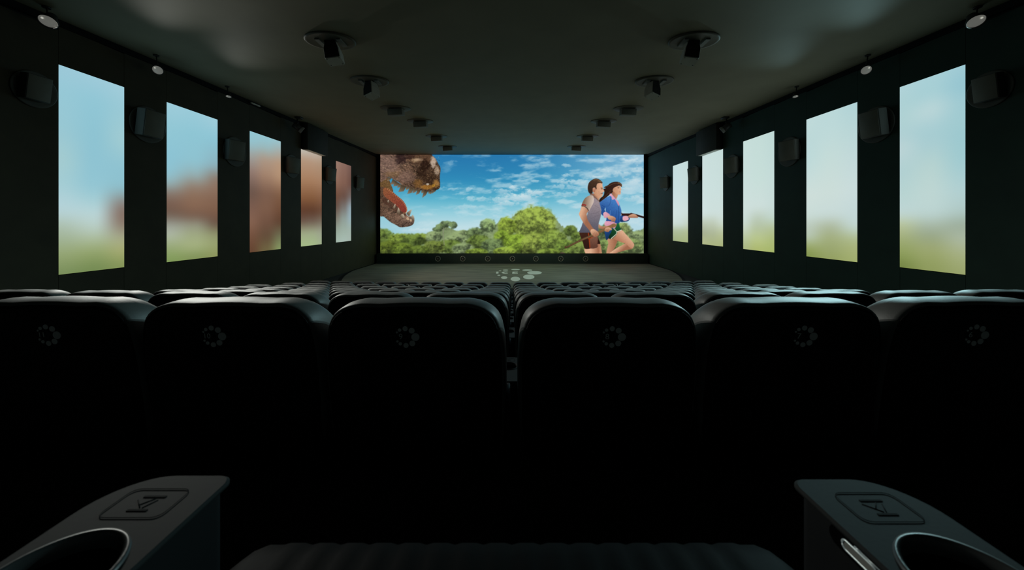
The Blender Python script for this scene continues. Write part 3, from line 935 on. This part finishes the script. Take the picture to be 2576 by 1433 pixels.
RP = [
    [(0, (176, 210, 216), (168, 207, 214), (160, 202, 212)), (.09, (172, 208, 212), (166, 206, 212), (148, 196, 208)),
     (.17, (176, 210, 212), (188, 214, 216), (160, 202, 210)), (.27, (174, 207, 211), (166, 204, 210), (160, 202, 208)),
     (.34, (188, 212, 214), (168, 204, 209), (156, 200, 207)), (.46, (176, 208, 210), (182, 210, 208), (160, 202, 208)),
     (.6, (184, 212, 210), (190, 214, 211), (178, 208, 210)), (.71, (192, 214, 214), (188, 212, 210), (176, 200, 196)),
     (.76, (184, 196, 154), (168, 184, 168), (150, 166, 146)), (.82, (164, 176, 130), (150, 164, 134), (172, 186, 168)),
     (.88, (150, 164, 104), (158, 168, 116), (168, 178, 140)), (.94, (138, 154, 88), (148, 160, 100), (160, 170, 118)),
     (1, (112, 128, 66), (140, 152, 92), (150, 160, 106))],
    [(0, (192, 218, 218), (186, 215, 216), (176, 210, 214)), (.15, (188, 216, 216), (190, 217, 217), (184, 213, 214)),
     (.3, (190, 218, 218), (196, 219, 216), (192, 216, 217)), (.55, (206, 222, 218), (204, 221, 217), (202, 220, 220)),
     (.7, (202, 220, 216), (200, 218, 216), (196, 216, 216)), (.78, (186, 200, 186), (172, 184, 158), (194, 214, 210)),
     (.86, (182, 198, 178), (162, 174, 126), (172, 184, 136)), (.93, (152, 166, 100), (154, 166, 112), (166, 176, 118)),
     (1, (126, 144, 76), (146, 158, 96), (160, 172, 108))],
    [(0, (200, 222, 218), (196, 220, 216), (190, 216, 213)), (.35, (202, 223, 220), (199, 222, 217), (196, 219, 216)),
     (.62, (208, 224, 221), (206, 223, 220), (200, 219, 216)), (.72, (204, 221, 216), (186, 202, 184), (192, 212, 202)),
     (.8, (200, 214, 198), (180, 194, 162), (178, 192, 152)), (.9, (184, 198, 158), (184, 198, 138), (172, 186, 122)),
     (1, (168, 180, 128), (170, 182, 108), (166, 182, 106))],
    [(0, (204, 223, 222), (200, 221, 219), (198, 219, 217)), (.4, (206, 225, 224), (204, 224, 222), (202, 222, 220)),
     (.66, (210, 226, 225), (206, 223, 220), (206, 223, 220)), (.75, (190, 202, 184), (192, 204, 186), (204, 218, 208)),
     (.87, (166, 174, 146), (172, 182, 150), (182, 192, 152)), (1, (180, 188, 138), (170, 180, 128), (168, 178, 124))],
    [(0, (198, 221, 222), (198, 221, 221), (196, 219, 218)), (.35, (202, 223, 226), (202, 223, 224), (200, 221, 220)),
     (.62, (212, 227, 227), (210, 226, 225), (208, 224, 222)), (.78, (206, 222, 216), (202, 218, 212), (198, 212, 198)),
     (.86, (176, 190, 158), (176, 190, 156), (178, 190, 150)), (1, (160, 174, 130), (164, 178, 128), (166, 180, 128))],
]
PICM = picture_mat('panel_light', PANEL_GAIN)
LDESC = ['blue sky, faint brown blur and green hedge', 'blue sky over a brown blur and grass', 'brown blur under a sliver of blue sky',
         'orange brown blur above pale green', 'brown blur fading to pale grey']
RDESC = ['blue sky with faint clouds above trees', 'pale clouded sky above blurred hedge', 'pale sky over yellow green blur',
         'whitish sky over olive blur', 'whitish sky, narrow and farthest']
ORD = ['nearest', 'second', 'third', 'fourth', 'farthest']


def smooth_grid(stops, nw=17, nh=65):
    ts = np.array([s_[0] for s_ in stops])
    c = np.array([s_[1:4] for s_ in stops], float)          # rows, 3, 3
    tt = np.linspace(0, 1, nh)
    rows = np.zeros((nh, 3, 3))
    for i in range(3):
        for k in range(3):
            rows[:, i, k] = np.interp(tt, ts, c[:, i, k])
    for _ in range(6):
        p = np.pad(rows, ((1, 1), (0, 0), (0, 0)), 'edge')
        rows = (p[:-2] + 2 * p[1:-1] + p[2:]) / 4
    uu = np.linspace(0, 1, nw)
    w0 = np.clip(1 - 2 * uu, 0, 1)
    w2 = np.clip(2 * uu - 1, 0, 1)
    w0 = w0 * w0 * (3 - 2 * w0)
    w2 = w2 * w2 * (3 - 2 * w2)
    w1_ = 1 - w0 - w2
    g = rows[:, None, 0] * w0[None, :, None] + rows[:, None, 1] * w1_[None, :, None] + rows[:, None, 2] * w2[None, :, None]
    return np.clip(g / 255, 0, 1)


for s, data, desc, sd in ((-1, LP, LDESC, 'left'), (1, RP, RDESC, 'right')):
    for i in range(5):
        y0, y1 = PY[i]
        yc = (y0 + y1) / 2
        e = link('light_panel', None, loc=(s * W, yc, PZ0),
                 label='tall glowing wall panel, %s, %s on %s wall' % (desc[i], ORD[i], sd), cat='panel',
                 group='glowing panels on the side walls')
        g = smooth_grid(data[i])
        # columns run left to right in the picture: on the right wall that is far to near
        if s < 0:
            fn = lambda u, v: (.004, y0 - yc + (y1 - y0) * u, (PZ1 - PZ0) * (1 - v))
        else:
            fn = lambda u, v: (-.004, y1 - yc - (y1 - y0) * u, (PZ1 - PZ0) * (1 - v))
        link('display', picture_mesh('display', g, fn, PICM), e)
        mb = MB()
        xa, xb = sorted((s * .055, s * 0.0))
        mb.box(xa, xb, y0 - yc, y1 - yc, 0, PZ1 - PZ0)
        mb.obj('casing', M['frame'], e)

# boxed housings over the fourth panels
for s, sd in ((-1, 'left'), (1, 'right')):
    y0, y1 = PY[3]
    y1 += .02
    zb = PZ1 - .03
    zt = ceil_z(y0) - .02
    e = link('wall_housing', None, loc=(s * W, y0, zb),
             label='boxy dark housing above the fourth glowing panel on the %s wall' % sd, cat='housing',
             group='housings above the fourth panels')
    mb = MB()
    xa, xb = sorted((0, -s * .30))
    mb.rbox(xa, xb, 0, y1 - y0, .012, zt - zb, .008, 1)
    mb.obj('body', M['housing'], e)
    mb = MB()
    xa, xb = sorted((-s * .05, -s * .27))
    mb.box(xa, xb, .10, y1 - y0 - .12, 0, .013)
    mb.obj('underside', M['housingwhite'], e, label='pale underside strip')

# ------------------------------------------------------------------ loudspeakers on the side walls
WSP = [(6.96, 2.575, .70), (9.13, 2.475, .92), (12.0, 2.35, .99), (15.1, 2.35, .99), (18.2, 2.385, .96), (21.6, 2.35, .96)]
WNAME = ['nearest of six', 'second nearest of six', 'third nearest of six', 'fourth nearest of six', 'fifth nearest of six', 'farthest of six']
BOXYAW = [0, 0, .32, .36, .36, .52]
for s, sd in ((-1, 'left'), (1, 'right')):
    for i, (Y, Z, D_) in enumerate(WSP):
        e = link('wall_speaker', None, loc=(s * W, Y, EYE + Z),
                 label='dark box loudspeaker on a round plate, %s on %s wall' % (WNAME[i], sd), cat='loudspeaker',
                 group='loudspeakers on the side walls')
        mt = Matrix.Rotation(-s * PI / 2, 4, 'Y')
        r = D_ / 2
        mb = MB()
        mb.lathe([(r, 0), (r, .02), (r - .015, .03), (r - .05, .022), (.1, .022)], 40, mt)
        mb.obj('mount_plate', M['plate'], e)
        mb = MB()
        mb.tube([(0, 0, .08), (-s * .08, -.05, .05), (-s * .15, -.1, 0)], .03, 8)
        mb.obj('bracket', M['bracket'], e)
        # cabinet: turned to the audience and tilted down
        cab = MB()
        cab.rbox(-.11, .11, -.26, .26, -.33, .33, .018, 2)
        bs = .72 if i == 0 else 1.0
        T_ = Matrix.Translation((-s * .19 * bs, (-.11 if i < 2 else -.24) * bs, .0)) @ Matrix.Scale(bs, 4) @ Matrix.Rotation(s * BOXYAW[i], 4, 'Z') @ Matrix.Rotation(-s * .12, 4, 'Y')
        cab.xform(T_)
        cab.obj('cabinet', M['cabinet'], e)
        gr = MB()
        xa, xb = sorted((-s * .108, -s * .118))
        gr.rbox(xa, xb, -.245, .245, -.315, .315, .004, 1)
        gr.xform(T_)
        gr.obj('grille', M['speaker'], e)

# ------------------------------------------------------------------ loudspeakers under the ceiling
CSP = [(457, 458), (358, 356), (293, 286), (231, 254), (190, 216), (162, 190)]
for s, sd in ((-1, 'left'), (1, 'right')):
    for i, (ox, oy) in enumerate(CSP):
        Y = 3.9345 / (oy / F - .02883)
        X_ = s * ox * Y / F
        Zc = ceil_z(Y)
        e = link('ceiling_speaker', None, loc=(X_, Y, Zc),
                 label='ceiling loudspeaker under an oval plate, %s in the %s row' % (WNAME[i], sd), cat='loudspeaker',
                 group='loudspeakers under the ceiling')
        mb = MB()
        prof = [(.56, 0), (.565, -.03), (.545, -.055), (.5, -.05), (.2, -.035)] if i < 2 else [(.56, 0), (.56, -.02), (.54, -.03), (.3, -.03)]
        mb.lathe(prof, 44)
        mb.v = [(x, y * .74, z) for x, y, z in mb.v]
        mb.f = [tuple(reversed(f)) for f in mb.f]
        mb.obj('mount_plate', M['cplate'], e)
        if i < 2:
            sc_ = 1.0
            yaw = -s * .14 if i == 0 else s * .45
            mb = MB()
            for sx in (-.28, .20):
                mb.box(sx, sx + .10, -.16, .20, -.075, -.04)
            mb.obj('bracket', M['bracket'], e)
            mb = MB()
            mb.rbox(-.12, .12, -.06, .06, -.16, -.03, .01, 1)
            mb.obj('hinge', M['spot'], e)
            R = Matrix.Translation((s * -.02, .02, -.08)) @ Matrix.Rotation(yaw, 4, 'Z') @ Matrix.Rotation(s * .2, 4, 'Y') @ Matrix.Rotation(-.14, 4, 'X')
            # tapering cabinet: narrow at the hinge, broad at the bottom
            cab = MB()
            secs = []
            for (zz, hw, d0, d1) in [(0, .12, -.10, .14), (-.06, .135, -.115, .17), (-.20, .165, -.13, .2), (-.40, .17, -.13, .2), (-.43, .165, -.122, .192)]:
                rr = .02
                secs.append([(-hw + rr, d0, zz), (hw - rr, d0, zz), (hw, d0 + rr, zz), (hw, d1 - rr, zz), (hw - rr, d1, zz),
                             (-hw + rr, d1, zz), (-hw, d1 - rr, zz), (-hw, d0 + rr, zz)])
            cab.rings(secs, True, True, smooth=False)
            cab.f = [tuple(reversed(f)) for f in cab.f]
            cab.xform(R)
            cab.obj('cabinet', M['cspeaker'], e)
            gr = MB()
            gr.rings([[(-.115, -.108, -.01), (.115, -.108, -.01), (.115, -.12, -.01), (-.115, -.12, -.01)],
                      [(-.15, -.128, -.2), (.15, -.128, -.2), (.15, -.142, -.2), (-.15, -.142, -.2)],
                      [(-.155, -.128, -.41), (.155, -.128, -.41), (.155, -.142, -.41), (-.155, -.142, -.41)]], True, True, smooth=False)
            gr.xform(R)
            gr.obj('grille', M['grille'], e)
            for (sx, sy) in ((-.13, -.09), (.13, -.09), (-.13, .15), (.13, .15)):
                sc = MB()
                sc.lathe([(.012, -.425), (.012, -.434), (.006, -.437)], 8, Matrix.Translation((sx, sy, 0)))
                sc.xform(R)
                sc.obj('screw', M['screw'], e)
        else:
            R = Matrix.Rotation(.06 * s, 4, 'Y') @ Matrix.Rotation(.12, 4, 'X')
            cab = MB()
            cab.rbox(-.28, .28, -.16, .2, -.27, -.03, .02, 2)
            cab.xform(R)
            cab.obj('cabinet', M['cdim'], e)
            gr = MB()
            gr.rbox(-.26, .26, -.172, -.158, -.26, -.045, .004, 1)
            gr.xform(R)
            gr.obj('grille', M['speaker'], e)

# ------------------------------------------------------------------ spotlights along the wall tops
SP = [(121, 53, .125, 0), (397, 176, .105, 0), (575, 242, .075, 0)]
SPN = ['largest and nearest', 'second', 'third and smallest']
for s, sd in ((-1, 'left'), (1, 'right')):
    for i, (sx, sy, r, _u) in enumerate(SP):
        Y = F * 8.88 / (1288 - sx)
        c = px(sx, sy, Y)
        c.x *= -s
        e = link('spotlight', None, loc=c, label='round spotlight with pale lens, %s along the %s wall top' % (SPN[i], sd),
                 cat='spotlight', group='spotlights below the ceiling edge')
        # axis: +z local is the beam
        dirv = Vector((-s * .45, -.75, -.55 - (.5 if i == 0 else 0) - (1.6 if i == 2 else 0))).normalized()
        q = dirv.to_track_quat('Z', 'Y').to_matrix().to_4x4()
        mb = MB()
        mb.lathe([(r * .35, -r * 1.7), (r * .6, -r * 1.6), (r * .75, -r * .9), (r * 1.08, -.01), (r * 1.1, .025), (r * 1.0, .03), (r * .97, .0)], 28, q, True, False)
        mb.obj('housing', M['spot'], e)
        mb = MB()
        mb.lathe([(r * .99, .0), (r * .7, .012), (r * .3, .02), (.004, .022)], 28, q, False, True)
        mb.obj('lens', M['lens'], e)
        mb = MB()
        mb.lathe([(r * .13, .02), (r * .13, .03), (r * .06, .036)], 12, q @ Matrix.Translation((s * r * .42, r * .45, 0)))
        mb.obj('bulb', M['lensdot'], e)
        mb = MB()
        h_ = ceil_z(Y) - c.z
        mb.tube([(0, 0, 0) - dirv * r * .8 if False else tuple(-dirv * r * .8), (s * .04, .02, h_ * .55), (s * .06, .02, h_)], .014, 6)
        mb.obj('arm', M['spot'], e)
        mb = MB()
        mb.lathe([(.06, h_ - .03), (.06, h_)], 14, Matrix.Translation((s * .06, .02, 0)))
        mb.obj('base', M['spot'], e)
        ld = bpy.data.lights.new('lamp', 'SPOT')
        ld.energy = LAMP_W * (1.3, 1.8, 1.5)[i]
        ld.color = LAMP_COL[sd]
        ld.spot_size = math.radians(84)
        ld.spot_blend = 1.0
        ld.shadow_soft_size = r * .8
        lo = bpy.data.objects.new('lamp', ld)
        COL.objects.link(lo)
        lo.parent = e
        lo.location = dirv * .06
        aim = Vector((s * (2.6, 2.6, 2.4)[i], (9.5, 3.8, 5.6)[i], (1.0, 2.0, 1.6)[i])) - c
        lo.rotation_euler = aim.to_track_quat('-Z', 'Y').to_euler()
    # camera-like projector spot seen from behind
    Y = 14.9
    c = px(752, 322, Y)
    c.x *= -s
    e = link('stage_projector', None, loc=c, label='small dark projector lamp beside the housing on the %s wall' % sd, cat='lamp',
             group='projector lamps at the ceiling edge')
    d = (Vector((s * .5, 20.6, 0)) - c).normalized()
    q = d.to_track_quat('Z', 'Y').to_matrix().to_4x4()
    mb = MB()
    mb.lathe([(.09, -.24), (.12, -.22), (.12, .05), (.10, .06)], 20, q)
    mb.obj('body', M['spot'], e)
    mb = MB()
    mb.lathe([(.105, .055), (.135, .06), (.14, .16), (.125, .16), (.10, .08)], 20, q, False, True)
    mb.obj('hood', M['bracket'], e)
    ld = bpy.data.lights.new('lamp', 'SPOT')
    ld.energy = STAGE_W
    ld.color = (1.0, .86, .62) if s < 0 else (.62, 1.0, .88)
    ld.spot_size = math.radians(62)
    ld.spot_blend = 1.0
    ld.shadow_soft_size = .08
    lo = bpy.data.objects.new('lamp', ld)
    COL.objects.link(lo)
    lo.parent = e
    lo.location = d * .2
    lo.rotation_euler = d.to_track_quat('-Z', 'Y').to_euler()
    mb = MB()
    h_ = ceil_z(Y) - c.z
    mb.tube([tuple(-d * .1), (s * .05, 0, h_ * .5), (s * .08, 0, h_)], .025, 6)
    mb.obj('arm', M['spot'], e)
    mb = MB()
    mb.rbox(-.12, .12, -.12, .12, h_ - .07, h_, .01, 1)
    mb.obj('base', M['spot'], e)
# two pale rail clips by the left ceiling edge
for k, (cx, cy) in enumerate(((637, 260.5), (648, 265))):
    Y = F * 9.18 / (1288 - cx)
    c = px(cx, cy, Y)
    mb = MB()
    mb.rbox(-.03, .03, -.11, .11, -.02, .02, .006, 1)
    mb.obj('rail_clip', M['clip'], loc=c, label='small pale rail clip at left ceiling edge, %s one' % ('nearer', 'farther')[k],
           cat='clip', group='rail clips at the ceiling edge')

# ------------------------------------------------------------------ cinema seats
half = [(0, 0), (.05, -.0007), (.09, -.0026), (.13, -.0046), (.17, -.0038), (.2, -.0032), (.225, -.006), (.25, -.0118), (.272, -.02), (.29, -.031),
        (.305, -.044), (.318, -.061), (.328, -.083), (.335, -.108), (.342, -.15), (.347, -.2), (.350, -.28), (.350, -.38), (.347, -.5), (.338, -.62)]
oc = [(-x, z) for x, z in reversed(half[1:])] + half     # open curve, left bottom over the top to right bottom


def inset_curve(d):
    o = []
    n_ = len(oc)
    for i in range(n_):
        a_ = Vector(oc[max(i - 1, 0)])
        b_ = Vector(oc[min(i + 1, n_ - 1)])
        t = (b_ - a_).normalized()
        nrm = Vector((t.y, -t.x))       # inward for this direction of travel
        p = Vector(oc[i]) + nrm * d
        if i in (0, n_ - 1):
            p.y = oc[i][1]
        o.append((p.x, p.y))
    return o


def ss1(a_, b_, x):
    t = min(max((x - a_) / (b_ - a_), 0), 1)
    return t * t * (3 - 2 * t)


LEAN = .14


def seat_pt(x, dz, y):
    return (x, y - dz * LEAN, SEAT_H + dz)


def depth_at(x, dz):
    return .145 + .08 * ss1(.17, .335, abs(x)) * ss1(.01, .17, -dz)


def ring(inset, fr, add=0.0):
    o = []
    base = oc
    for (x, dz), (bx, bz) in zip(inset_curve(inset), base):
        o.append(seat_pt(x, dz, fr * depth_at(bx, bz) + add))
    return o


mbk = MB()
mbk.rings([ring(.026, 0, .000), ring(.012, 0, .002), ring(.004, 0, .008), ring(.0, 0, .018), ring(-.003, .35), ring(-.004, .55), ring(-.001, .75),
           ring(.008, .9), ring(.022, .98), ring(.045, 1.0), ring(.085, .97), ring(.14, .0, .12)], True, True)
ME_BACK = mbk.mesh('backrest', M['leather'])
msh = MB()
msh.rings([ring(.022, 0, .006), ring(.021, 0, -.003), ring(.026, 0, -.007), ring(.04, 0, -.009)], False, True)
msh.f[-1] = tuple(reversed(msh.f[-1]))
ME_SHELL = msh.mesh('back_shell', M['shell'])
mpp = MB()
mpp.tube(ring(.017, 0, .001), .0045, 6)
ME_PIPE = mpp.mesh('piping', M['piping'])
# seat cushion with stitched channels
mcu = MB()
xs = []
NCH = 16
for k in range(NCH * 4 + 1):
    xs.append(-.245 + .49 * k / (NCH * 4))
xs = [-.298, -.295, -.287, -.275, -.26] + xs + [.26, .275, .287, .295, .298]
prof = [(.10, .34), (.10, .44), (.12, .478), (.2, .483), (.3, .485), (.4, .488), (.46, .490), (.495, .487), (.52, .477), (.537, .458), (.545, .43), (.54, .38), (.52, .33)]
rings_ = []
for x in xs:
    ax = abs(x)
    e_ = 0 if ax <= .245 else .055 * (1 - math.sqrt(max(0, 1 - ((ax - .245) / .0535) ** 2)))
    ph = (x + .245) / .49 * NCH
    gr_ = .0022 * (1 - min(1, abs(ph - round(ph)) / .16)) if ax <= .246 else 0
    rr = []
    for (py, pz) in prof:
        dy, dzv = py - .33, pz - .40
        L_ = math.hypot(dy * .5, dzv)
        k_ = (e_ + gr_) / max(L_, .03)
        rr.append((x, py - dy * .5 * k_ * .5, pz - dzv * k_))
    rings_.append(rr)
mcu.rings(rings_, True, True)
ME_CUSH = mcu.mesh('seat_cushion', M['cushion'])
mba = MB()
mba.rbox(-.29, .29, .12, .48, 0.0, .35, .02, 2)
ME_BASE = mba.mesh('seat_base', M['consolebody'])


def console_parts(rl, rr, y1=.56, hw=.058):
    """arm rest console: body, top plate with a round cup hole, cup"""
    y0 = .27
    pts = []

    def arc(cx, cy, r, a0, a1, k=10):
        for i in range(k + 1):
            t = a0 + (a1 - a0) * i / k
            pts.append((cx + r * math.cos(t), cy + r * math.sin(t)))
    arc(hw - rr, y1 - rr, rr, 0, PI / 2)
    arc(-hw + rl, y1 - rl, rl, PI / 2, PI)
    arc(-hw + .02, y0 + .02, .02, PI, 1.5 * PI, 4)
    arc(hw - .02, y0 + .02, .02, 1.5 * PI, 2 * PI, 4)
    # densify long edges
    dense = []
    for i in range(len(pts)):
        a_, b_ = pts[i], pts[(i + 1) % len(pts)]
        L_ = math.hypot(b_[0] - a_[0], b_[1] - a_[1])
        k = max(1, int(L_ / .009))
        for j in range(k):
            dense.append((a_[0] + (b_[0] - a_[0]) * j / k, a_[1] + (b_[1] - a_[1]) * j / k))
    hc = (0.0, y1 - .118)
    hr = .043
    ang = [math.atan2(y - hc[1], x - hc[0]) for x, y in dense]
    circ = lambda r, z: [(hc[0] + r * math.cos(t), hc[1] + r * math.sin(t), z) for t in ang]
    shr = lambda k, z: [((x - 0) * (1 - k / hw), y - (k if y > y1 - .06 else 0), z) for x, y in dense]
    Z = .545
    top = MB()
    th = .007
    top.rings([shr(.004, Z - th), shr(.0, Z - th + .002), shr(.0, Z - .0025), shr(.002, Z - .0005)], False, False)
    top.rings([shr(.002, Z - .0005), circ(hr + .004, Z - .0005)], False, False, smooth=False)
    # rim of the hole
    rim = MB()
    rim.rings([circ(hr + .0045, Z - .001), circ(hr + .0035, Z + .0022), circ(hr + .001, Z + .0025), circ(hr - .001, Z + .0), circ(hr - .001, Z - .012)], False, False)
    cup = MB()
    cup.rings([circ(hr - .0008, Z - .01), circ(hr - .002, Z - .05), circ(hr - .004, Z - .085)], False, True)
    body = MB()
    body.rings([shr(.006, 0.0), shr(.006, Z - th + .001)], True, False)
    body.rbox(-.0075, .0075, .08, y0 + .02, .02, Z - .004, .003, 1)
    return top, rim, cup, body


def engraving_mb(y1=.56):
    Z = .545
    m_ = MB()
    # rounded rectangle outline and a small mark of two bars and a slanted link
    ya, yb = y1 - .022, y1 - .058
    w_ = .030
    pts = []
    for (cx, cy, a0) in ((w_ - .008, ya - .008, 0), (-w_ + .008, ya - .008, PI / 2), (-w_ + .008, yb + .008, PI), (w_ - .008, yb + .008, 1.5 * PI)):
        for i in range(5):
            t = a0 + PI / 2 * i / 4
            pts.append((cx + .008 * math.cos(t), cy + .008 * math.sin(t), Z + .0002))
    m_.tube(pts, .0004, 4, True)
    for (xa, xb, yy) in ((-.010, .012, y1 - .032), (-.009, .010, y1 - .049)):
        m_.box(xa, xb, yy - .0011, yy + .0011, Z - .001, Z + .0001)
    for (p, q) in (((-.012, y1 - .036), (.0, y1 - .046)), ((.004, y1 - .034), (-.004, y1 - .042)), ((.008, y1 - .036), (.002, y1 - .046))):
        m_.tube([(p[0], p[1], Z - .0004), (q[0], q[1], Z - .0004)], .0005, 4)
    return m_


CT, CR, CC, CB = console_parts(.03, .03)
ME_ARM = CT.mesh('armrest', M['console'])
ME_RIM = CR.mesh('cup_rim', M['consolebody'])
ME_CUP = CC.mesh('cup_holder', M['cup'])
ME_BODY = CB.mesh('armrest_body', M['consolebody'])
ME_ENG = engraving_mb().mesh('engraved_mark', M['engrave'])

# ring of dots printed on each seat back
DOTS = [(360, 580, 35), (458, 493, 62), (657, 440, 92), (885, 515, 105), (1010, 750, 145), (890, 985, 105), (663, 1060, 92), (465, 998, 62), (365, 910, 40)]
EMB_DZ = -.131


def emb_pt(ex, ez_):
    return seat_pt(ex, EMB_DZ + ez_, -.0105)


me_ = MB()
for (dx, dy, dr) in DOTS:
    k = 1 / 14.33 / 649.0
    cx, cz = (dx - 690) * k, (750 - dy) * k
    r = dr * k
    lo = [emb_pt(cx + r * math.cos(2 * PI * j / 20), cz + r * math.sin(2 * PI * j / 20)) for j in range(20)]
    me_.rings([[(x, y + .003, z) for x, y, z in lo], lo], False, True, smooth=False)
ME_EMB = me_.mesh('dot_ring', M['emblem'])


def number_mesh(txt):
    t = text_mb(txt, .031 if len(txt) == 1 else .028, .0005, 1.05)
    k = 1 / 14.33 / 649.0
    cx, cz = (490 - 690) * k, (750 - 740) * k
    if len(txt) > 1:
        cx -= .002
    t.v = [(lambda p: (p[0], p[1] - z, p[2]))(emb_pt(cx + x, cz + y)) for x, y, z in t.v]
    return t.mesh('seat_number', M['emblem'])


def make_seat(loc, label, number=None, ex=0.0, left_arm=False, rz=0.0, right=True, emblem=True, group='cinema seats'):
    e = link('cinema_seat', None, loc=loc, rot=(0, 0, rz), label=label, cat='seat', group=group)
    link('backrest', ME_BACK, e)
    sh = link('back_shell', ME_SHELL, e)
    link('piping', ME_PIPE, e)
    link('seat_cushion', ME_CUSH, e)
    link('seat_base', ME_BASE, e)
    if emblem:
        up = 0.0 if number else .036
        link('dot_ring', ME_EMB, sh, loc=(ex, -LEAN * up, up))
        if number:
            link('seat_number', number_mesh(number), sh, loc=(ex, 0, 0))
    sides = ([SPACE / 2] if right else []) + ([-SPACE / 2] if left_arm else [])
    for sx in sides:
        a_ = link('armrest', ME_ARM, e, loc=(sx, 0, 0))
        link('armrest_body', ME_BODY, a_)
        link('cup_rim', ME_RIM, a_)
        link('cup_holder', ME_CUP, a_)
        link('engraved_mark', ME_ENG, a_)
    return e


EMBX = {'9': -.026, '8': .008, '10': -.048, '7': .024, '11': .02, '6': -.02}
ROWN = {8: 'front row', 7: 'second row from the front', 6: 'third row from the front', 5: 'fourth row from the front',
        4: 'fifth row from the front', 3: 'third row ahead of the viewer', 2: 'second row ahead of the viewer', 1: 'nearest full row'}
KN = ['first', 'second', 'third', 'fourth', 'fifth', 'sixth', 'seventh', 'eighth', 'ninth']
for n in range(8, 0, -1):
    for s, sd in ((-1, 'left'), (1, 'right')):
        for k in range(ENDS[n]):
            x = s * (.376 + SPACE * k)
            yy = n * ROWP - .035 + x * x / 140.0
            z = EYE - TOPS[n] - SEAT_H
            num = None
            if n == 1:
                v = (9 + k) if s < 0 else (8 - k)
                num = str(v)
                lab = 'black leather seat numbered %s in the nearest full row, %s %s of the centre gap' % (num, KN[k], sd)
                if k == 3:
                    num = None
                    lab = 'black leather seat at the %s end of the nearest full row' % sd
            else:
                lab = 'black leather cinema seat, %s, %s %s of the centre gap' % (ROWN[n], KN[k], sd)
            make_seat((x, yy, z), lab, num, EMBX.get(num, 0.0), left_arm=(s < 0 and k == ENDS[n] - 1) or (s > 0 and k == 0 and False),
                      group='seats of the ' + ROWN[n])

# the viewer's own seat with its two arm rests
Y0 = .392 - .60
own = link('cinema_seat', None, loc=(0, Y0, FLOOR0), label='channel-stitched black seat at the bottom edge between two armrests',
           cat='seat')
link('backrest', ME_BACK, own)
link('back_shell', ME_SHELL, own)
link('piping', ME_PIPE, own)
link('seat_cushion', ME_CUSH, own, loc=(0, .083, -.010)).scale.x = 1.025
link('seat_base', ME_BASE, own)
for s in (-1, 1):
    t_, r_, c_, b_ = console_parts(.052 if s < 0 else .014, .014 if s < 0 else .052, y1=.60)
    dz = 0 if s < 0 else -.004
    a_ = t_.obj('armrest', M['console'], own, loc=(s * .36, 0, dz), label='grey %s armrest with a cup hole' % ('left' if s < 0 else 'right'))
    r_.obj('cup_rim', M['rim'], a_)
    c_.obj('cup_holder', M['cup'], a_)
    b_.obj('armrest_body', M['consolebody'], a_)
    link('engraved_mark', ME_ENG, a_, loc=(0, .04, 0))
    if s > 0:
        # small control on the inner side of the right console
        xi = -.0532
        def stad(y0, y1, zc, hh, x, k=8):
            o = []
            for i in range(k + 1):
                t = -PI / 2 + PI * i / k
                o.append((x, y1 - hh + hh * math.cos(t), zc + hh * math.sin(t)))
            for i in range(k + 1):
                t = PI / 2 + PI * i / k
                o.append((x, y0 + hh + hh * math.cos(t), zc + hh * math.sin(t)))
            return o
        yf = Y0 * -1
        zc = .545 - .0155
        m_ = MB()
        m_.rings([stad(yf + .270, yf + .345, zc, .0085, xi + .003), stad(yf + .270, yf + .345, zc, .0085, xi - .0012)], False, True, smooth=False)
        m_.f[-1] = tuple(reversed(m_.f[-1]))
        m_.obj('control_panel', M['cup'], a_)
        m_ = MB()
        m_.tube(stad(yf + .299, yf + .331, zc, .0042, xi - .0014), .0009, 6, True)
        m_.obj('button_ring', M['glowmetal'], a_, label='faintly glowing metal ring of the seat control')
        m_ = MB()
        m_.rings([stad(yf + .301, yf + .329, zc, .0033, xi), stad(yf + .301, yf + .329, zc, .0033, xi - .0016)], False, True, smooth=False)
        m_.obj('button', M['bracket'], a_)
        m_ = MB()
        m_.tube([(xi - .0014, yf + .290, zc + .0062), (xi - .0014, yf + .317, zc + .0062)], .0005, 6)
        m_.tube([(xi - .0014, yf + .313, zc + .0062), (xi - .0014, yf + .319, zc + .0062)], .0009, 6)
        m_.obj('indicator', M['glowmetal'], a_)
